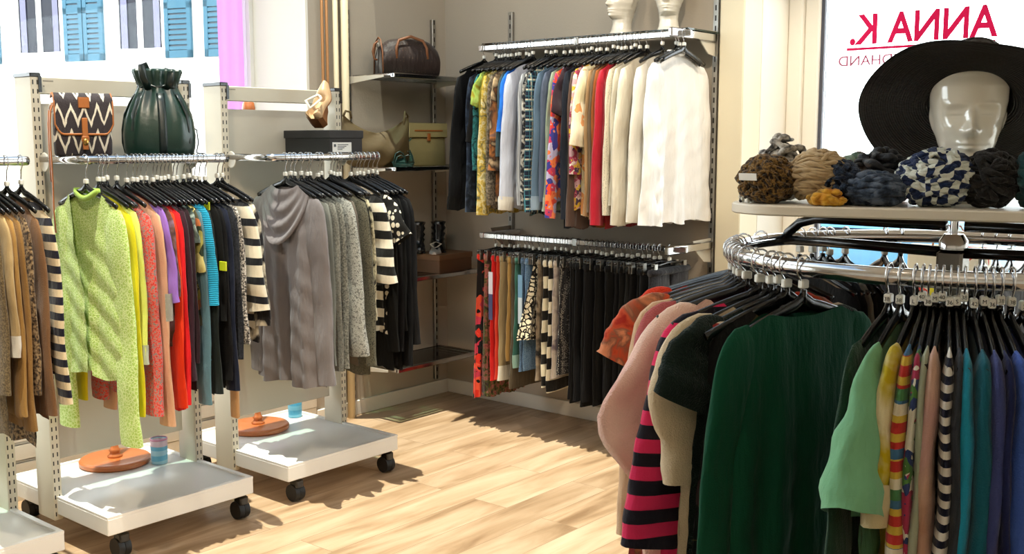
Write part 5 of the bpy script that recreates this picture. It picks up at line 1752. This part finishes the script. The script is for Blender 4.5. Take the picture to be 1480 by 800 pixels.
# long tan strap hanging down the side
P = [(-.122, -.01, .165), (-.135, -.014, .14), (-.14, -.015, .10), (-.142, -.016, .02), (-.141, -.018, -.08), (-.143, -.018, -.17), (-.140, -.02, -.24)]
st = MB().tube(P, .011, 8, ry=.004, up=(0, 1, 0)).tube([(p[0] - .004, p[1] + .016, p[2]) for p in P[:5]], .010, 8, ry=.004, up=(0, 1, 0)).build('shoulder_strap', LEATHER, t)
MB().tube([(-.13 + .010 * math.cos(a / 8 * PI * 2), -.014, .150 + .012 * math.sin(a / 8 * PI * 2)) for a in range(8)], .0022, 6, closed=True, up=(0, 1, 0)).build('buckle_ring', STEEL, st)

# green leather bucket backpack
GREEN = simple('dark_green_leather', '#092a20', .33, spec=.6, bump=.25, bscale=35)
GREEN2 = simple('blackish_green_leather', '#0a1a18', .35, spec=.6, bump=.2, bscale=35)
t = empty('bucket_backpack', (-3.80, 2.365, LEDGE), R(60), 'dark green leather drawstring bucket backpack on the middle rack', 'backpack')


def pleat(k, amp):
    def f(p, t_):
        q = 1 + amp * math.sin(t_ * k)
        return (p[0] * q, p[1] * q, p[2])
    return f


rings = []
for z, a, b, am in ((0, .118, .085, 0), (.006, .128, .092, 0), (.03, .135, .098, .004), (.08, .138, .100, .012), (.14, .130, .094, .02), (.20, .106, .080, .045), (.245, .080, .062, .09), (.268, .068, .052, .12), (.29, .074, .056, .13), (.325, .086, .062, .12), (.335, .084, .060, .12), (.30, .062, .045, .10), (.27, .05, .036, .06)):
    rings.append(superring(0, 0, z, a, b, 96, 2.4, pleat(11, am)))
loft(rings).build('body', GREEN, t)
m = MB()
for k in range(7):
    a0 = 2 * PI * k / 7 + .3
    pts = []
    for z, a, b in ((.01, .130, .094), (.05, .139, .101), (.10, .138, .100), (.16, .128, .092), (.21, .104, .079), (.24, .086, .068)):
        pts.append((a * math.cos(a0), b * math.sin(a0), z))
    m.tube(pts, .004, 6, ry=.016, up=(math.cos(a0), math.sin(a0), 0))
m.build('leather_panels', GREEN2, t)
MB().tube([(.075 * math.cos(2 * PI * i / 40), .058 * math.sin(2 * PI * i / 40), .268 + .004 * math.sin(i)) for i in range(40)], .0035, 6, closed=True).build('drawstring', GREEN2, t)
for sx in (-1, 1):
    P = [(sx * .035, -.055, .255), (sx * .055, -.085, .30), (sx * .058, -.080, .345), (sx * .05, -.05, .352), (sx * .04, 0, .335), (sx * .03, .04, .32)] if sx < 0 else \
        [(sx * .035, -.05, .255), (sx * .045, -.065, .29), (sx * .05, -.055, .325), (sx * .04, -.02, .335), (sx * .03, .03, .31)]
    MB().tube(P, .004, 8, ry=.014, up=(0, 1, .3)).build('shoulder_strap', GREEN2, t)
MB().tube([(.12, .03, .12), (.145, .04, .10), (.15, .05, .05), (.142, .06, .01), (.17, .07, .006)], .003, 6).build('cord', GREEN2, t)

# black shoebox with a pale shoe on it
BOXM = simple('black_card', '#1d1a19', .6)
t = empty('shoebox', (-3.83, 3.225, LEDGE), R(2), 'black cardboard shoebox with a white label on the far rack', 'shoebox')
MB().box(-.15, .15, -.10, .10, 0, .098, bev=.002).build('box_base', BOXM, t, False)
MB().box(-.155, .155, -.104, .104, .070, .106, bev=.002).build('lid', BOXM, t, False)
lb = MB().box(.1512, .152, -.085, .03, .008, .052, bev=.0003).build('box_label', simple('white_card', '#ecebe6', .6), t, False)
m = MB().box(.1522, .1526, -.077, -.064, .032, .044)
for k in range(4):
    m.box(.1522, .1526, -.055, .01 - .012 * k, .040 - k * .007, .043 - k * .007)
m.build('printed_lines', BLACKP, lb, False)
BOXTOP = LEDGE + .106

SKIN_L = simple('beige_satin_shoe', '#c9a67c', .4)


def pump(loc, yaw, label, mat, tiptoe=0.0):
    """a wedge pump standing; local -y is the toe"""
    t = empty('pump_shoe', loc, yaw, label, 'shoe')
    sole = []
    up = []
    for k in range(15):
        q = k / 14
        y = -.115 + .23 * q
        hz = .075 * max(0, (q - .30) / .70) ** 1.2 + .006
        w = .012 + .030 * math.sin(min(1, q * 1.9) * PI / 2) - .012 * math.sin(max(0, q - .4) / .6 * PI) if q < .96 else .020
        top = (.030 + .020 * math.sin(q * PI)) if q < .34 else (.028 + .03 * ((q - .34) / .66) ** 1.5)
        inner = q > .36
        ring = []
        for i in range(16):
            a = 2 * PI * i / 16
            cx, sz = math.cos(a), math.sin(a)
            z = hz + (top * max(0, sz) if not inner else top * (max(0, sz) ** .5 if abs(cx) > .45 else .12 * max(0, sz)))
            if sz < 0:
                z = hz
            ring.append((w * cx, y, z))
        up.append(ring)
        sole.append([(w * 1.04, y, hz), (w * 1.04, y, max(0.0, hz - .008) if q < .62 else 0.0), (-w * 1.04, y, max(0.0, hz - .008) if q < .62 else 0.0), (-w * 1.04, y, hz)])
    loft(up).build('upper', mat, t, True, sharp=70)
    loft(sole).build('wedge_sole', simple('tan_sole', '#8d5a30', .5), t, True, sharp=40)
    MB().tube([(-.035, .03, .115), (-.012, -.005, .082), (.0, -.012, .078), (.014, .0, .085), (.035, .04, .118), (.0, .088, .135), (-.035, .03, .115)], .0035, 6, ry=.007).build('ankle_strap', simple('pale_satin', '#dccbb2', .35), t)
    return t


sh = pump((-3.845, 3.24, BOXTOP), R(30), 'beige satin pump standing on the black shoebox', SKIN_L)
# stands on its heel with the toe up, leaning on its mate
sh.rotation_euler = (R(-62), 0, R(-150))
sh.location = (-3.86, 3.25, BOXTOP + .112)
t = empty('heel_tip', (0, 0, 0))
bpy.data.objects.remove(t)

# round wooden stand bases and the busts' poles behind the panels
WOODO = simple('orange_varnished_wood', '#b5652f', .35, bump=.1, bscale=20, coat=.3)
for (x, y, lb) in ((-4.21, 2.34, 'round orange wooden stand base on the middle rack platform'), (-4.19, 3.08, 'round orange wooden stand base on the far rack platform')):
    t = empty('wooden_stand', (x, y, .173), 0, lb, 'stand', 'wooden bust stands')
    MB().lathe([(.0, 0), (.142, 0), (.148, .006), (.148, .020), (.142, .026), (.135, .027), (.0, .029)], 64, cap=False).build('base', WOODO, t, True, sharp=40)
    MB().lathe([(.03, .027), (.032, .034), (.024, .040), (.020, .050), (.025, .058), (.018, .066), (.014, .08), (.014, 1.44), (.014, 1.50)], 24).build('pole', WOODO, t)
    MB().lathe([(.014, 1.50), (.026, 1.515), (.031, 1.54), (.026, 1.565), (.010, 1.58), (.001, 1.582)], 24).build('finial', WOODO, t)


def tin(loc, c1, c2, label):
    t = empty('striped_tin', loc, 0, label, 'tin', 'striped tins on the rack platforms')
    MB().lathe([(.030, 0), (.034, .002), (.035, .05), (.036, .106), (.033, .108), (.032, .095)], 32).build('cup', fab('hstripe', [c1, c2, '#d9c3cf'], period=.045, duty=.5, rough=.4, knit=0), t)
    MB().lathe([(.0365, .104), (.0375, .108), (.0365, .112), (.033, .112)], 32, cap=False).build('rim', simple('pink_rim', '#c98aa6', .4), t)


tin((-4.06, 2.462, .173), '#6fb3d3', '#a6cfe0', 'blue striped tin cup beside the wooden base on the middle rack')
tin((-4.24, 3.345, .173), '#4fa6cc', '#74bcd8', 'turquoise blue tin cup at the back of the far rack')
tin((-4.17, 2.03, .173), '#9fd0d8', '#c9e0da', 'pale aqua tin cup behind the near upright of the middle rack')

# ---------------------------------------------------------------- things on the wall shelves
OLIVE = simple('olive_suede', '#4f3f1e', .75, bump=.3, bscale=30)


def on_shelf(z): return z + .001


t = empty('hobo_bag', (-4.31, 4.00, 1.4215), R(70), 'olive brown slouchy hobo bag on the corner shelf', 'handbag')
rings = []
N = 24
for k in range(N + 1):
    q = k / N
    x = -.19 + .38 * q
    top = .185 + .095 * abs(2 * q - 1) ** 1.7
    bot = .0 + .035 * abs(2 * q - 1) ** 6
    th = .055 * (1 - abs(2 * q - 1) ** 3) + .010
    ring = []
    for i in range(20):
        a = 2 * PI * i / 20
        zz = (top + bot) / 2 + (top - bot) / 2 * math.sin(a)
        thk = th * (1 - .75 * max(0, math.sin(a)))
        ring.append((x, thk * math.cos(a) + .006 * math.sin(x * 40 + 4 * a), zz))
    rings.append(ring)
loft(rings).build('body', OLIVE, t)
MB().tube([(-.19, 0, .27), (-.175, .0, .30), (-.15, 0, .295), (-.145, .0, .26)], .007, 8, up=(0, 1, 0)).build('strap_loop', OLIVE, t)
MB().tube([(.19, 0, .27), (.172, .0, .30), (.165, 0, .25), (.16, .0, .21)], .007, 8, up=(0, 1, 0)).build('strap_loop', OLIVE, t)
CREAMB = simple('cream_leather', '#a89a68', .55, bump=.15, bscale=40)
t = empty('cream_bag', (-4.345, 4.40, 1.4215), R(82), 'cream leather satchel on the corner shelf beside the hobo bag', 'handbag')
loft([superring(0, 0, z, a, b, 32, 5) for z, a, b in ((0, .135, .035), (.006, .140, .040), (.18, .138, .034), (.235, .134, .022), (.24, .130, .016))]).build('body', CREAMB, t, True, sharp=60)
MB().box(-.139, .139, -.046, -.034, .16, .244, bev=.005).build('flap', CREAMB, t, True, sharp=40)
MB().box(-.012, .012, -.052, -.045, .14, .185, bev=.003).box(-.1, .1, -.05, -.046, .196, .204, bev=.001).build('clasp', LEATHER, t, True, sharp=40)
# green strappy heels
GS = simple('dark_green_satin', '#16352f', .35)
for dx, dy, yw_, lb in ((0, 0, R(60), 'dark green strappy sandal in front of the hobo bag, the nearer of the pair'), (-.03, .10, R(50), 'dark green strappy sandal beside the cream satchel, the further of the pair')):
    t = empty('strappy_sandal', (-4.235 + dx, 4.085 + dy, 1.4215), yw_, lb, 'shoe', 'green strappy sandals')
    s_ = []
    for k in range(13):
        q = k / 12
        y = -.11 + .21 * q
        hz = .018 + .075 * max(0, (q - .3) / .7) ** 1.1
        w = .02 + .018 * math.sin(q * PI * .9)
        s_.append([(w, y, hz), (w, y, hz - (.016 if q < .4 else .008)), (-w, y, hz - (.016 if q < .4 else .008)), (-w, y, hz)])
    loft(s_).build('sole', GS, t, True, sharp=40)
    MB().tube([(0, .09, .085), (0, .088, .04), (0, .085, .0)], [.018, .010, .008], 10).build('heel', GS, t)
    for (y0_, h0, l0) in ((-.07, .02, .045), (-.04, .03, .055)):
        MB().tube([(-.034, y0_, h0), (-.02, y0_ + .004, h0 + l0 * .8), (0, y0_, h0 + l0), (.02, y0_ + .004, h0 + l0 * .8), (.034, y0_, h0)], .003, 6, ry=.008).build('strap', GS, t)
    MB().tube([(.03 * math.cos(a / 20 * 2 * PI), .07 + .04 * math.sin(a / 20 * 2 * PI), .145 + .012 * math.cos(a / 10 * 2 * PI)) for a in range(20)], .003, 6, closed=True).tube([(0, .105, .095), (0, .108, .15)], .004, 6, ry=.01).build('ankle_strap', GS, t)

# brown dome handbag on the top shelf
BRN = fab('dots', ['#2c1f1a', '#4a382a'], .9, duty=.25, rough=.5, knit=.2)
BAGL = simple('brown_leather', '#7a4a28', .5)
t = empty('dome_bag', (-4.335, 4.265, 1.9215), R(65), 'dark brown dome-shaped handbag with tan handles on the top corner shelf', 'handbag')
rings = []
for k in range(21):
    q = k / 20
    x = -.165 + .33 * q
    hgt = .205 * (1 - (2 * q - 1) ** 4 * .25)
    ring = []
    for i in range(28):
        a = 2 * PI * i / 28
        s = math.sin(a)
        z = hgt * (.5 + .5 * s)
        y = .085 * math.cos(a) * (1 - .25 * max(0, s)) * (1.0 if s < 0 else 1.0)
        if s < 0:
            y = .085 * math.copysign(abs(math.cos(a)) ** .35, math.cos(a))
        ring.append((x, y, z))
    rings.append(ring)
loft(rings).build('body', BRN, t, True, sharp=70)
MB().tube([(-.168, .08, .01), (-.168, .075, .12), (-.167, .04, .19), (-.166, 0, .207), (-.167, -.04, .19), (-.168, -.075, .12), (-.168, -.08, .01)], .004, 8).build('piping', BAGL, t)
for sy in (-1, 1):
    MB().tube([(-.09, sy * .082, .09), (-.088, sy * .076, .15), (-.07, sy * .066, .19), (0, sy * .060, .213), (.07, sy * .066, .19), (.088, sy * .076, .15), (.09, sy * .082, .09)], .005, 8, ry=.008, up=(0, 1, 0)).build('handle', BAGL, t)
MB().tube([(-.17, .0, .185), (-.19, .0, .17), (-.2, 0, .13), (-.192, .0, .09), (-.175, 0, .085)], .006, 8, up=(0, 1, 0)).build('side_strap', BAGL, t)
MB().lathe([(.012, -.003), (.016, 0), (.012, .003)], 20, M=Matrix.Translation((-.172, 0, .165)) @ Matrix.Rotation(R(90), 4, 'Y')).build('metal_button', STEEL, t)

# brown shoebox with shoes on the third shelf
BB = simple('brown_card', '#5e3f26', .6)
t = empty('brown_shoebox', (-4.34, 4.52, .8085), R(4), 'brown cardboard shoebox on the corner shelf', 'shoebox')
MB().box(-.10, .12, -.15, .15, 0, .098, bev=.002).build('box_base', BB, t, False)
MB().box(-.104, .124, -.154, .154, .074, .106, bev=.002).build('lid', simple('brown_card_lid', '#6d4c30', .6), t, False)
sh2 = pump((-4.30, 4.44, .9155), R(40), 'pale flat shoe on the brown shoebox', simple('pale_shoe', '#b5ada2', .5))
sh2.scale = (.9, .8, .45)
BSH = simple('black_patent', '#0e0e10', .25)
for dx, dy, lb in ((-.02, .06, 'black ruffled boot at the right back of the brown shoebox'), (-.07, -.06, 'black ruffled boot at the left back of the brown shoebox')):
    t = empty('ankle_boot', (-4.36 + dx, 4.49 + dy, .9155), R(50), lb, 'boot', 'black boots on the brown shoebox')
    loft([superring(0, -.03 + .25 * 0, z, a, b, 24, 2.4) for z, a, b in ((0, .036, .08), (.02, .038, .085), (.045, .034, .07))] + [superring(0, .005, z, a, b, 24, 2.2) for z, a, b in ((.06, .033, .045), (.075, .040, .050), (.085, .032, .042), (.105, .042, .050), (.118, .032, .042), (.14, .044, .052), (.155, .036, .045), (.175, .046, .054), (.18, .03, .04))]).build('upper', BSH, t)
    MB().box(-.034, .034, -.105, .05, -.0, .010, bev=.004).build('sole', BLACKR, t, True, sharp=40)

# a printed paper carrier behind the ring, on the window ledge
t = empty('flowered_bag', (-1.60, 5.06, .0), 0, 'cream bag printed with yellow and red flowers behind the round rack', 'bag')
FLW = fab('floral', ['#e6e0c8', '#d9cf3a', '#e8e2cc', '#c4483a', '#ece6d2'], .55, duty=.48)
loft([superring(0, 0, z, a, b, 32, 6) for z, a, b in ((.0, .17, .06), (.01, .175, .065), (.5, .18, .07), (1.02, .18, .055), (1.08, .178, .05))]).build('body', FLW, t, True, sharp=60)
for sy in (-1, 1):
    MB().tube([(-.06, sy * .05, 1.06), (-.055, sy * .05, 1.13), (-.03, sy * .05, 1.17), (.03, sy * .05, 1.17), (.055, sy * .05, 1.13), (.06, sy * .05, 1.06)], .004, 8, up=(0, 1, 0)).build('handle', LEATHER, t)
# dark speaker box on the far side of the display window
t = empty('letter_box', (-2.06, 5.5, 1.80), 0, 'small dark box mounted outside the display window beside the hat', 'box')
MB().box(-.045, .045, -.05, .05, -.06, .06, bev=.006).build('case', simple('slate_box', '#3c4350', .5), t, True, sharp=40)
MB().box(-.035, .035, -.053, -.05, .02, .035).build('slot', BLACKP, t, False)
MB().box(-.02, .02, -.16, -.04, -.01, .01).build('wall_bracket', STEEL, t, False)
